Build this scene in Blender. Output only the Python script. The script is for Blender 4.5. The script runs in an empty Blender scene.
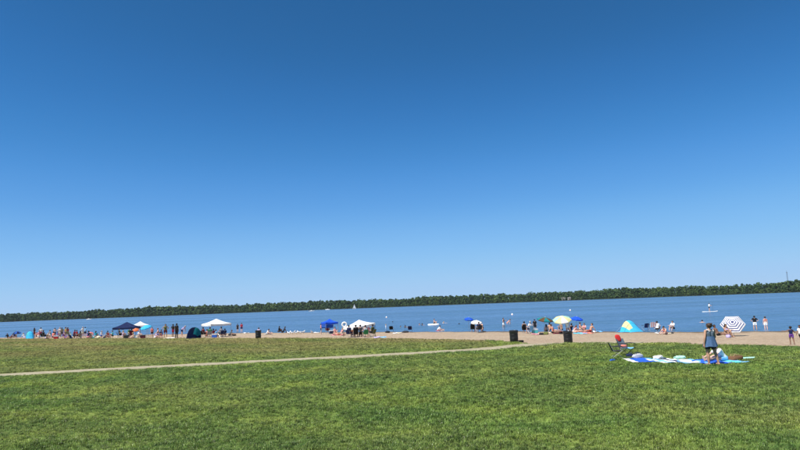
import bpy, bmesh, math, random
import numpy as np
from mathutils import Vector, Matrix
R = math.radians
random.seed(7); rng = np.random.default_rng(7)
scene = bpy.context.scene
COL = scene.collection

# ------------------------------------------------------------------ camera
FPX = 593.0                                   # focal length in pixels of the 800x450 photograph
CAM_H, PITCH, ROLL = 2.9, 7.63, -2.2
SUN_EL, SUN_AZ = 60.0, -128.0                 # azimuth measured clockwise from +Y
cd = bpy.data.cameras.new('camera'); cam = bpy.data.objects.new('camera', cd); COL.objects.link(cam)
cd.sensor_width = 36.0; cd.lens = 36.0*FPX/800.0; cd.clip_start = 0.1; cd.clip_end = 30000
CM = Matrix.Rotation(R(90+PITCH), 4, 'X') @ Matrix.Rotation(R(ROLL), 4, 'Z')
cam.matrix_world = Matrix.Translation((0, 0, CAM_H)) @ CM
scene.camera = cam
# ------------------------------------------------------------------ sky, sun, exposure
w = bpy.data.worlds.new('World'); scene.world = w; w.use_nodes = True
nt = w.node_tree; bg = nt.nodes['Background']
sky = nt.nodes.new('ShaderNodeTexSky'); sky.sky_type = 'NISHITA'; sky.sun_disc = False
sky.sun_elevation = R(SUN_EL); sky.sun_rotation = R(SUN_AZ)
sky.altitude = 3000; sky.air_density = 0.5; sky.dust_density = 0.0; sky.ozone_density = 5.0
hs = nt.nodes.new('ShaderNodeHueSaturation'); hs.inputs['Saturation'].default_value = 1.46
gm_ = nt.nodes.new('ShaderNodeGamma'); gm_.inputs['Gamma'].default_value = 0.68
nt.links.new(sky.outputs[0], gm_.inputs['Color']); nt.links.new(gm_.outputs[0], hs.inputs['Color']); hs.inputs['Value'].default_value = 0.2274
rc = nt.nodes.new('ShaderNodeRGBCurve'); nt.links.new(hs.outputs[0], rc.inputs['Color'])   # film-like response of the whole sky
for ch, pts in enumerate(([(0, 0), (.021, .025), (.027, .038), (.034, .060), (.048, .112), (.093, .230), (.198, .335), (.352, .39), (1, .55)],
                          [(0, 0), (.112, .130), (.138, .185), (.162, .245), (.209, .350), (.310, .503), (.468, .59), (.61, .61), (1, .70)],
                          [(0, 0), (.31, .355), (.366, .48), (.423, .60), (.515, .755), (.68, .875), (.83, .895), (1, .91)])):
    cv = rc.mapping.curves[ch]
    while len(cv.points) < len(pts): cv.points.new(.5, .5)
    for q, (a, b) in zip(cv.points, pts): q.location = (a, b)
rc.mapping.update()
mu = nt.nodes.new('ShaderNodeVectorMath'); mu.operation = 'SCALE'; mu.inputs['Scale'].default_value = 1/0.2274
nt.links.new(rc.outputs[0], mu.inputs[0]); nt.links.new(mu.outputs[0], bg.inputs['Color'])
bg.inputs['Strength'].default_value = 0.15
sd = bpy.data.lights.new('sun', 'SUN'); sun = bpy.data.objects.new('sun', sd); COL.objects.link(sun)
sd.energy = 4.6; sd.angle = R(0.53); sd.color = (1.0, 0.95, 0.87)
sdir = Vector((math.sin(R(SUN_AZ))*math.cos(R(SUN_EL)), math.cos(R(SUN_AZ))*math.cos(R(SUN_EL)), math.sin(R(SUN_EL))))
sun.rotation_euler = sdir.to_track_quat('Z', 'Y').to_euler(); sun.location = sdir*50
vs = scene.view_settings
vs.view_transform = 'Standard'; vs.look = 'None'; vs.exposure = 0.6; vs.gamma = 1.0; vs.use_curve_mapping = False

# ------------------------------------------------------------------ pixels to places
WATER = -0.75
def ray(px, py):
    return (CM.to_3x3() @ Vector(((px-400)/FPX, (225-py)/FPX, -1.0))).normalized()
def on_plane(px, py, z):
    d = ray(px, py); t = (z-CAM_H)/d.z
    return Vector((0, 0, CAM_H)) + d*t
EDGE = [(-300, 344), (-120, 340.6), (0, 338.9), (100, 338.3), (200, 338.0), (300, 338.0), (400, 338.5), (470, 339.9), (500, 341.2), (521, 342.6),
        (531, 344.2), (560, 343.6), (600, 342.9), (650, 343.4), (700, 344.3), (800, 346.7), (900, 349.5), (1100, 357)]
SHORE = [(-300, 349), (-120, 342), (0, 337.3), (80, 335.6), (160, 333.8), (250, 332.0), (300, 331.6), (400, 330.8), (500, 330.2), (620, 330.4), (700, 329.8), (800, 329.4), (900, 329.2), (1100, 330.5)]
ep = [on_plane(x, y, 0.0) for x, y in EDGE]; wp = [on_plane(x, y, WATER) for x, y in SHORE]
EX, EY = np.array([p.x for p in ep]), np.array([p.y for p in ep])
WX, WY = np.array([p.x for p in wp]), np.array([p.y for p in wp])
def y_edge(x): return np.interp(x, EX, EY)
def y_shore(x): return np.interp(x, WX, WY)
def lawn_z(x, y):
    return 1.25*np.clip((18-np.clip(y, 0, None))/18, 0, 1)**2
def terrain(x, y):
    x = np.asarray(x, float); y = np.asarray(y, float)
    ye, yw = y_edge(x), y_shore(x)
    s = (y-ye)/(yw-ye)
    beach = WATER*np.clip(s, 0, 1)**1.0 - 0.06*np.clip(s-0, 0, .04)/.04
    bed = WATER - 0.06 - np.minimum(0.055*(y-yw)*0.8, 1.9)
    return np.where(s < 0, lawn_z(x, y), np.where(s < 1, beach, bed))
def on_ground(px, py):
    d = ray(px, py); o = Vector((0, 0, CAM_H))
    ts = np.linspace(4, 260, 2600)
    z = CAM_H + d.z*ts; h = terrain(d.x*ts, d.y*ts)
    k = np.argmax(z < h)
    a, b = ts[k-1], ts[k]
    for _ in range(20):
        m = (a+b)/2
        if CAM_H+d.z*m < float(terrain(d.x*m, d.y*m)): b = m
        else: a = m
    p = o + d*b; p.z = float(terrain(p.x, p.y))
    return p

# ------------------------------------------------------------------ materials
MATS = {}
def srgb(h):
    return tuple(((c/255)/12.92 if c/255 <= .04045 else ((c/255+.055)/1.055)**2.4) for c in h)
def mat(name, col, rough=.7, spec=.3, var=.18, scale=8.0, bump=0.0, metal=0.0, trans=0.0, coat=0.0):
    if name in MATS: return MATS[name]
    m = bpy.data.materials.new(name); m.use_nodes = True
    n = m.node_tree.nodes; l = m.node_tree.links; b = n['Principled BSDF']
    tc = n.new('ShaderNodeTexCoord'); no = n.new('ShaderNodeTexNoise'); no.inputs['Scale'].default_value = scale; no.inputs['Detail'].default_value = 4
    l.new(tc.outputs['Object'], no.inputs['Vector'])
    rp = n.new('ShaderNodeValToRGB')
    rp.color_ramp.elements[0].position = .3; rp.color_ramp.elements[1].position = .72
    rp.color_ramp.elements[0].color = (*[c*(1-var) for c in col], 1); rp.color_ramp.elements[1].color = (*[min(1, c*(1+var)) for c in col], 1)
    l.new(no.outputs['Fac'], rp.inputs[0]); l.new(rp.outputs[0], b.inputs['Base Color'])
    b.inputs['Roughness'].default_value = rough; b.inputs['Specular IOR Level'].default_value = spec; b.inputs['Metallic'].default_value = metal
    if coat: b.inputs['Coat Weight'].default_value = coat
    if trans:
        tr = n.new('ShaderNodeBsdfTranslucent'); mx = n.new('ShaderNodeMixShader'); mx.inputs[0].default_value = trans
        l.new(rp.outputs[0], tr.inputs['Color']); l.new(b.outputs[0], mx.inputs[1]); l.new(tr.outputs[0], mx.inputs[2])
        l.new(mx.outputs[0], n['Material Output'].inputs['Surface'])
    if bump:
        bp = n.new('ShaderNodeBump'); bp.inputs['Strength'].default_value = bump; bp.inputs['Distance'].default_value = .02
        l.new(no.outputs['Fac'], bp.inputs['Height']); l.new(bp.outputs[0], b.inputs['Normal'])
    MATS[name] = m; return m
PAL = dict(black=(.014, .014, .016), charcoal=(.04, .04, .045), navy=(.015, .025, .085), blue=(.03, .12, .48), royal=(.02, .10, .62), sky=(.18, .45, .75),
           cyan=(.07, .56, .92), teal=(.02, .24, .28), turquoise=(.10, .55, .55), red=(.52, .03, .03), crimson=(.3, .02, .04), maroon=(.13, .02, .03), pink=(.72, .26, .32), coral=(.75, .22, .16),
           white=(.80, .80, .78), cream=(.72, .66, .48), grey=(.26, .27, .28), orange=(.75, .22, .05), yellow=(.78, .58, .10), lemon=(.80, .76, .38), mint=(.42, .72, .60),
           green=(.04, .22, .07), olive=(.12, .13, .04), purple=(.16, .06, .30), lilac=(.50, .42, .68), tan=(.44, .30, .17), brown=(.14, .075, .04), denim=(.075, .14, .26), indigo=(.035, .055, .24), slate=(.12, .16, .20), silver=(.45, .46, .47))
SKIN = dict(fair=(.58, .36, .27), tan=(.45, .26, .17), brown=(.21, .11, .07), dark=(.085, .045, .03))
HAIR = dict(black=(.012, .010, .010), brown=(.05, .026, .014), blond=(.32, .21, .10), grey=(.32, .31, .30), auburn=(.12, .04, .02))
def cloth(c, trans=0.0): return mat(c+('_canopy' if trans else '_cloth'), PAL[c], .85, .15, .16, 30 if not trans else 3, .25, trans=trans)
def plastic(c): return mat(c+'_plastic', PAL[c], .42, .4, .08, 5)
def metal(c): return mat(c+'_metal', PAL[c], .38, .5, .08, 6, metal=.75)
def skin(c): return mat(c+'_skin', SKIN[c], .55, .35, .07, 14)
def hairm(c): return mat(c+'_hair', HAIR[c], .55, .4, .3, 60, .4)

# ------------------------------------------------------------------ mesh helpers
class MB:
    def __init__(s): s.v = []; s.f = []; s.m = []
    def add(s, vs, fs, mi=0):
        o = len(s.v); s.v += [tuple(v) for v in vs]; s.f += [tuple(i+o for i in f) for f in fs]; s.m += [mi]*len(fs)
    def tube(s, pts, r, n=7, mi=0, cap=True):
        pts = [Vector(p) for p in pts]; rs = r if isinstance(r, (list, tuple)) else [r]*len(pts)
        vs = []; fs = []
        for i, p in enumerate(pts):
            d = (pts[min(i+1, len(pts)-1)]-pts[max(i-1, 0)]).normalized()
            a = d.orthogonal().normalized() if i == 0 else (a - d*a.dot(d)).normalized()
            b = d.cross(a)
            vs += [p + (a*math.cos(2*math.pi*k/n) + b*math.sin(2*math.pi*k/n))*rs[i] for k in range(n)]
        for i in range(len(pts)-1):
            for k in range(n):
                fs.append((i*n+k, i*n+(k+1) % n, (i+1)*n+(k+1) % n, (i+1)*n+k))
        if cap: fs.append(tuple(range(n-1, -1, -1))); fs.append(tuple(range((len(pts)-1)*n, len(pts)*n)))
        s.add(vs, fs, mi); return s
    def box(s, c, d, mi=0, rot=None, bev=0.0):
        bm = bmesh.new(); bmesh.ops.create_cube(bm, size=1.0)
        for v in bm.verts: v.co = Vector((v.co.x*d[0], v.co.y*d[1], v.co.z*d[2]))
        if bev: bmesh.ops.bevel(bm, geom=bm.edges[:], offset=bev, segments=2, affect='EDGES')
        M = Matrix.Translation(c) @ (rot.to_4x4() if rot else Matrix())
        s.add([M @ v.co for v in bm.verts], [[v.index for v in f.verts] for f in bm.faces], mi) if not bm.verts.index_update() else 0
        bm.free(); return s
    def lathe(s, prof, n=16, mi=0, wob=0.0):
        vs = []; fs = []
        for (r, z) in prof:
            vs += [(r*math.cos(2*math.pi*k/n)*(1+wob*random.uniform(-1, 1)), r*math.sin(2*math.pi*k/n)*(1+wob*random.uniform(-1, 1)), z) for k in range(n)]
        for i in range(len(prof)-1):
            for k in range(n): fs.append((i*n+k, i*n+(k+1) % n, (i+1)*n+(k+1) % n, (i+1)*n+k))
        s.add(vs, fs, mi); return s
    def grid(s, P, mi=0, close=False):           # P: rows of points
        r, c = len(P), len(P[0]); fs = []
        for i in range(r-1):
            for j in range(c-1): fs.append((i*c+j, i*c+j+1, (i+1)*c+j+1, (i+1)*c+j))
        s.add([p for row in P for p in row], fs, mi); return s
    def sheet(s, P, t=.012, mi=0):               # grid with thickness t along -z
        r, c = len(P), len(P[0])
        top = [Vector(p) for row in P for p in row]; bot = [p-Vector((0, 0, t)) for p in top]; o = r*c
        fs = []; ms = []
        for i in range(r-1):
            for j in range(c-1):
                a = (i*c+j, i*c+j+1, (i+1)*c+j+1, (i+1)*c+j); fs.append(a); fs.append(tuple(q+o for q in a[::-1]))
        rim = [i for i in range(c)] + [i*c+c-1 for i in range(1, r)] + [(r-1)*c+j for j in range(c-2, -1, -1)] + [i*c for i in range(r-2, 0, -1)]
        for k in range(len(rim)):
            a, b = rim[k], rim[(k+1) % len(rim)]; fs.append((b, a, a+o, b+o))
        s.add(top+bot, fs, mi); return s
    def mesh(s, name, smooth=True):
        me = bpy.data.meshes.new(name); me.from_pydata(s.v, [], s.f); nm = max(s.m)+1 if s.m else 1
        for _ in range(nm): me.materials.append(None)
        me.polygons.foreach_set('material_index', s.m)
        me.update()
        if smooth: shade(me)
        return me
def shade(me, ang=40):
    me.polygons.foreach_set('use_smooth', [True]*len(me.polygons))
    try: me.set_sharp_from_angle(angle=R(ang))
    except Exception: pass
CACHE = {}
def cached(key, fn):
    if key not in CACHE: CACHE[key] = fn()
    return CACHE[key]
def put(name, me, mats, parent=None, loc=None, rz=0, scale=None):
    o = bpy.data.objects.new(name, me); COL.objects.link(o)
    if not isinstance(mats, (list, tuple)): mats = [mats]
    while len(me.materials) < len(mats): me.materials.append(None)
    for i, m in enumerate(mats):
        o.material_slots[i].link = 'OBJECT'; o.material_slots[i].material = m
    if parent: o.parent = parent
    if loc is not None: o.location = loc
    if rz: o.rotation_euler.z = rz
    if scale: o.scale = scale if isinstance(scale, (list, tuple)) else (scale,)*3
    return o
def empty(name, loc, rz=0):
    o = bpy.data.objects.new(name, None); COL.objects.link(o); o.location = loc; o.rotation_euler = (0, 0, rz); o.empty_display_size = .2
    return o
LABELS = {}
def tag(o, label, cat, group=None):
    o['label'] = label; o['category'] = cat
    if group: o['group'] = group
    LABELS.setdefault(label, []).append(o.name)
    if not (4 <= len(label.split()) <= 16): print('LABELLEN', len(label.split()), label)
    return o
def struct(o): o['kind'] = 'structure'; return o

# ------------------------------------------------------------------ setting: lawn, beach, path, lake, far shore
def nodes_of(name):
    m = bpy.data.materials.new(name); m.use_nodes = True
    return m, m.node_tree.nodes, m.node_tree.links, m.node_tree.nodes['Principled BSDF']
def noise(n, l, vec, scale, detail=4, rough=.55):
    t = n.new('ShaderNodeTexNoise'); t.inputs['Scale'].default_value = scale; t.inputs['Detail'].default_value = detail; t.inputs['Roughness'].default_value = rough
    l.new(vec, t.inputs['Vector']); return t.outputs['Fac']
def ramp(n, l, fac, stops):
    r = n.new('ShaderNodeValToRGB'); e = r.color_ramp.elements
    while len(e) < len(stops): e.new(.5)
    for k, (p, c) in enumerate(stops): e[k].position = p; e[k].color = (*c, 1) if len(c) == 3 else c
    l.new(fac, r.inputs[0]); return r.outputs[0]
def mixc(n, l, fac, a, b, mode='MIX'):
    x = n.new('ShaderNodeMix'); x.data_type = 'RGBA'; x.blend_type = mode
    for sck, v in ((x.inputs[0], fac), (x.inputs[6], a), (x.inputs[7], b)):
        if hasattr(v, 'is_output'): l.new(v, sck)
        else: sck.default_value = v if isinstance(v, (int, float)) else (*v, 1)
    return x.outputs[2]
PATH_PX = [(-260, 391), (-120, 382), (0, 375.2), (100, 369.9), (200, 364.6), (300, 359.4), (400, 354.0), (465, 350.3), (500, 347.6), (525, 345.3), (550, 343.2), (580, 341.9), (640, 341.6)]
pp = [on_plane(x, y, 0.0) for x, y in PATH_PX]
def spline(pts, n):
    d = [0]
    for a, b in zip(pts, pts[1:]): d.append(d[-1]+(b-a).length)
    out = []
    for k in range(n):
        t = d[-1]*k/(n-1); i = max(1, min(len(pts)-1, int(np.searchsorted(d, t)))); i0, i1 = i-1, i
        u = (t-d[i0])/(d[i1]-d[i0]); P0, P1, P2, P3 = pts[max(0, i0-1)], pts[i0], pts[i1], pts[min(len(pts)-1, i1+1)]
        out.append(.5*((2*P1)+(P2-P0)*u+(2*P0-5*P1+4*P2-P3)*u*u+(3*P1-P0-3*P2+P3)*u**3))
    return out
pline = spline(pp, 120)
PLX = np.array([p.x for p in pline]); PLY = np.array([p.y for p in pline])
PATH_HALF = 0.82
def path_dist(x, y):
    x = np.asarray(x, np.float32); y = np.asarray(y, np.float32); d = np.full(x.shape, 1e9, np.float32)
    for k in range(len(PLX)-1):
        ax, ay, bx, by = PLX[k], PLY[k], PLX[k+1]-PLX[k], PLY[k+1]-PLY[k]
        t = np.clip(((x-ax)*bx+(y-ay)*by)/(bx*bx+by*by), 0, 1)
        d = np.minimum(d, np.hypot(x-ax-t*bx, y-ay-t*by))
    return d
def path_side(x, y):                          # 1 beyond the path (towards the beach), 0 on the camera's side
    return np.clip((np.asarray(y) - np.interp(x, PLX, PLY))/1.5, -1, 1)*.5+.5
def dryness(x, y):
    x = np.asarray(x, float); y = np.asarray(y, float)
    yp = np.interp(x, PLX, PLY)
    ps = np.where(x < pline[95].x, np.clip((y-yp+1)/np.maximum(y_edge(x)-yp, 4), 0, 1)**.7, 0)
    e = np.clip(1-(y_edge(x)-y)/7.0, 0, 1)
    n = (np.sin(x*.31+1.2)*np.sin(y*.27+x*.11) + .8*np.sin((x*.6+y*.8)*.9+1.5*np.sin((x*.8-y*.6)*.13))*np.sin((x*.8-y*.6)*.17+2))*.33+.5
    return np.clip(-.02 + .32*n + .85*ps*(.5+.7*n) + .2*e*(.35+.65*ps) + .25*np.exp(-(path_dist(x, y)-PATH_HALF).clip(0)/.35), 0, 1)
# --- lawn
def lawn_mesh():
    xs = np.concatenate([np.linspace(-170, -100, 15)[:-1], np.arange(-100, 45, .6), np.linspace(45, 120, 20)])
    ts = np.concatenate([np.linspace(0, .5, 40), np.linspace(.5, 1, 90)[1:]])
    V = []; D = []
    for x in xs:
        ye = float(y_edge(x)) + .22*math.sin(x*2.1)+.16*math.sin(x*5.3+1)+.12*math.sin(x*11.7)
        ys = -60+(ye+60)*ts
        z = lawn_z(x, ys)
        for y, zz in zip(ys, z): V.append((x, y, float(zz)))
    V = np.array(V); nx, ny = len(xs), len(ts)
    F = [(i*ny+j, (i+1)*ny+j, (i+1)*ny+j+1, i*ny+j+1) for i in range(nx-1) for j in range(ny-1)]
    me = bpy.data.meshes.new('lawn'); me.from_pydata(V.tolist(), [], F)
    a = me.attributes.new('dry', 'FLOAT', 'POINT'); a.data.foreach_set('value', dryness(V[:, 0], V[:, 1]).astype(np.float32))
    shade(me); return me
def grass_color(n, l, pos, dry, dark=1.0):
    a = noise(n, l, pos, .35, 3); b = noise(n, l, pos, 2.2, 5, .75); c = noise(n, l, pos, 11, 3)
    g = ramp(n, l, b, [(.28, (.050*dark, .098*dark, .022*dark)), (.5, (.180*dark, .272*dark, .055*dark)), (.74, (.400*dark, .480*dark, .130*dark))])
    g2 = ramp(n, l, a, [(.36, (.075*dark, .165*dark, .040*dark)), (.50, (.17*dark, .26*dark, .055*dark)), (.64, (.340*dark, .395*dark, .080*dark))])
    g = mixc(n, l, .5, g, g2)
    s = ramp(n, l, c, [(.3, (.20*dark, .185*dark, .055*dark)), (.7, (.36*dark, .305*dark, .125*dark))])
    ma = n.new('ShaderNodeMath'); ma.operation = 'MULTIPLY_ADD'; l.new(c, ma.inputs[0]); ma.inputs[1].default_value = .9; ma.inputs[2].default_value = -.45
    mb = n.new('ShaderNodeMath'); mb.operation = 'ADD'; mb.use_clamp = True; l.new(ma.outputs[0], mb.inputs[0]); l.new(dry, mb.inputs[1])
    return mixc(n, l, mb.outputs[0], g, s), b
m, n, l, b = nodes_of('lawn_ground'); MATS['lawn_ground'] = m
ge = n.new('ShaderNodeNewGeometry'); at = n.new('ShaderNodeAttribute'); at.attribute_name = 'dry'
col, bb = grass_color(n, l, ge.outputs['Position'], at.outputs['Fac'], .75)
l.new(col, b.inputs['Base Color']); b.inputs['Roughness'].default_value = .95; b.inputs['Specular IOR Level'].default_value = .1
bp = n.new('ShaderNodeBump'); bp.inputs['Strength'].default_value = .8; bp.inputs['Distance'].default_value = .06
l.new(noise(n, l, ge.outputs['Position'], 14, 5, .7), bp.inputs['Height']); l.new(bp.outputs[0], b.inputs['Normal'])
lawn = struct(put('lawn', lawn_mesh(), MATS['lawn_ground']))
# --- beach and lake bed
def beach_mesh():
    xs = np.concatenate([np.linspace(-170, -100, 30)[:-1], np.arange(-100, 60, .7), np.linspace(60, 120, 30)])
    ts = np.concatenate([[-.04], np.linspace(0.0, 1, 50), np.linspace(1, 3.6, 20)[1:]])
    V = []
    for x in xs:
        ye, yw = float(y_edge(x)), float(y_shore(x)); ys = ye+(yw-ye)*ts
        z = terrain(x, ys); z = np.where(ts <= 0.005, lawn_z(x, ys)-.06, z)
        for y, zz, t in zip(ys, z, ts):
            k = .035*math.sin(x*1.7+y*.9)*math.sin(y*1.3-x*.4) + .02*math.sin(x*4.1-y*2.7) if .02 < t < .97 else 0
            V.append((x, y, float(zz)+k*.6 - (.012 if t > .02 else 0)))
    nx, ny = len(xs), len(ts)
    F = [(i*ny+j, (i+1)*ny+j, (i+1)*ny+j+1, i*ny+j+1) for i in range(nx-1) for j in range(ny-1)]
    me = bpy.data.meshes.new('beach'); me.from_pydata(V, [], F); shade(me); return me
m, n, l, b = nodes_of('sand'); MATS['sand'] = m
ge = n.new('ShaderNodeNewGeometry'); P = ge.outputs['Position']
c1 = ramp(n, l, noise(n, l, P, 2.3, 6, .75), [(.3, (.29, .215, .145)), (.5, (.42, .325, .225)), (.72, (.52, .425, .315))])
c2 = ramp(n, l, noise(n, l, P, .16, 2), [(.35, (.37, .27, .185)), (.65, (.45, .355, .255))])
sx = n.new('ShaderNodeSeparateXYZ'); l.new(P, sx.inputs[0])
wet = n.new('ShaderNodeMapRange'); wet.inputs[1].default_value = WATER+.02; wet.inputs[2].default_value = WATER+.10; l.new(sx.outputs[2], wet.inputs[0])
cc = mixc(n, l, wet.outputs[0], (.14, .10, .06), mixc(n, l, .5, c1, c2))
l.new(cc, b.inputs['Base Color']); b.inputs['Roughness'].default_value = .95; b.inputs['Specular IOR Level'].default_value = .15
bp = n.new('ShaderNodeBump'); bp.inputs['Strength'].default_value = 1.0; bp.inputs['Distance'].default_value = .34
l.new(noise(n, l, P, 3.2, 5, .6), bp.inputs['Height']); l.new(bp.outputs[0], b.inputs['Normal'])
struct(put('beach', beach_mesh(), m))
# --- path
def path_mesh():
    mb = MB(); rows = []
    for k, p in enumerate(pline):
        d = (pline[min(k+1, len(pline)-1)]-pline[max(k-1, 0)]).normalized(); nn = Vector((-d.y, d.x, 0))
        hw = PATH_HALF*(1+.10*math.sin(k*.9)+.05*math.sin(k*2.3)) * (1+1.2*max(0, (k-92)/28))
        row = []
        for u in (-1, -.5, 0, .5, 1):
            q = p+nn*hw*u; z = float(terrain(q.x, q.y)); row.append((q.x, q.y, max(z, -.2)+.018-.010*u*u))
        rows.append(row)
    mb.sheet(rows, .03); return mb.mesh('path')
m, n, l, b = nodes_of('path_gravel')
ge = n.new('ShaderNodeNewGeometry'); P = ge.outputs['Position']
c1 = ramp(n, l, noise(n, l, P, 2.2, 5, .7), [(.3, (.23, .20, .125)), (.55, (.33, .295, .20)), (.75, (.41, .37, .265))])
l.new(c1, b.inputs['Base Color']); b.inputs['Roughness'].default_value = .95; b.inputs['Specular IOR Level'].default_value = .15
struct(put('path', path_mesh(), m))
# --- lake
m, n, l, b = nodes_of('lake_water')
ge = n.new('ShaderNodeNewGeometry'); P = ge.outputs['Position']
mp = n.new('ShaderNodeMapping'); l.new(P, mp.inputs[0]); mp.inputs['Rotation'].default_value = (0, 0, R(12)); mp.inputs['Scale'].default_value = (.55, 1.0, 1)
mp2 = n.new('ShaderNodeMapping'); l.new(P, mp2.inputs[0]); mp2.inputs['Rotation'].default_value = (0, 0, R(6)); mp2.inputs['Scale'].default_value = (.12, 1.0, 1)
n1 = noise(n, l, mp.outputs[0], 1.3, 5, .6); n2 = noise(n, l, mp.outputs[0], .22, 3); n3 = noise(n, l, mp2.outputs[0], .035, 4, .6)
ad = n.new('ShaderNodeMath'); ad.operation = 'MULTIPLY_ADD'; l.new(n2, ad.inputs[0]); ad.inputs[1].default_value = 2.5; l.new(n1, ad.inputs[2])
bp = n.new('ShaderNodeBump'); bp.inputs['Distance'].default_value = .38; mr = n.new('ShaderNodeMapRange'); mr.inputs[1].default_value = .35; mr.inputs[2].default_value = .66; mr.inputs[3].default_value = .45; mr.inputs[4].default_value = 1.0; l.new(n3, mr.inputs[0]); l.new(mr.outputs[0], bp.inputs['Strength'])
l.new(ad.outputs[0], bp.inputs['Height']); l.new(bp.outputs[0], b.inputs['Normal'])
b.inputs['Base Color'].default_value = (.048, .118, .195, 1)
mp3 = n.new('ShaderNodeMapping'); l.new(P, mp3.inputs[0]); mp3.inputs['Rotation'].default_value = (0, 0, R(-20)); mp3.inputs['Scale'].default_value = (.7, .45, 1)
n4 = noise(n, l, mp3.outputs[0], .9, 4, .7); n5 = noise(n, l, mp2.outputs[0], .012, 5, .65)
sm = n.new('ShaderNodeMath'); sm.operation = 'MULTIPLY_ADD'; l.new(n5, sm.inputs[0]); sm.inputs[1].default_value = 2.2; l.new(n3, sm.inputs[2])
s2 = n.new('ShaderNodeMath'); s2.operation = 'MULTIPLY_ADD'; l.new(n4, s2.inputs[0]); s2.inputs[1].default_value = .9; l.new(sm.outputs[0], s2.inputs[2])
sp = n.new('ShaderNodeMapRange'); sp.inputs[1].default_value = 1.70; sp.inputs[2].default_value = 2.40; sp.inputs[3].default_value = .30; sp.inputs[4].default_value = 1.0; l.new(s2.outputs[0], sp.inputs[0])
b.inputs['Roughness'].default_value = .22; b.inputs['Specular IOR Level'].default_value = 0.0; b.inputs['IOR'].default_value = 1.33
gl = n.new('ShaderNodeBsdfGlossy'); gl.inputs['Roughness'].default_value = .2; gl.inputs['Color'].default_value = (.92, .95, 1, 1); l.new(bp.outputs[0], gl.inputs['Normal'])
mxw = n.new('ShaderNodeMixShader'); l.new(sp.outputs[0], mxw.inputs[0]); l.new(b.outputs[0], mxw.inputs[1]); l.new(gl.outputs[0], mxw.inputs[2]); l.new(mxw.outputs[0], n['Material Output'].inputs['Surface'])
mb = MB(); yy = [20, 40, 60, 80, 100, 130, 170, 230, 320, 450, 650, 950, 1400, 2200, 6000]
mb.grid([[(x, y, WATER) for x in (-9000, -3000, -1500, -800, -400, -200, -100, -50, 0, 50, 100, 200, 400, 800, 1500, 3000, 9000)] for y in yy][::-1])
struct(put('lake', mb.mesh('lake'), m))
# --- far shore land and its wood
FS = [(-700, 1500), (-450, 1420), (-150, 1300), (0, 1180), (120, 1100), (200, 1060), (320, 1010), (420, 980), (520, 950), (620, 925), (700, 915), (800, 900), (1000, 880), (1300, 900), (1700, 1000)]
fs = []
for px, d in FS:
    h = ray(px, 300); h = Vector((h.x, h.y, 0)).normalized(); fs.append(h*d)
fshore = spline(fs, 200)
def fnoise(t, k): return math.sin(t*1.7+k)+.6*math.sin(t*4.3+k*2.1)+.35*math.sin(t*9.1+k*.7)
def far_land():
    mb = MB(); rows = []
    for i, p in enumerate(fshore):
        o = Vector((p.x, p.y, 0)).normalized(); t = i*.16
        rows.append([tuple(p+o*(d+3*fnoise(t, 2))+Vector((0, 0, z))) for d, z in ((-6, WATER-.6), (0, WATER+.35), (10, 1.0), (40, 2.2), (120, 4.0), (300, 4.5), (1500, 3.0))])
    mb.grid(rows); return mb.mesh('far_shore')
struct(put('far_shore', far_land(), mat('far_shore_earth', (.03, .045, .02), .95, .1, .3, .05)))
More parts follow.
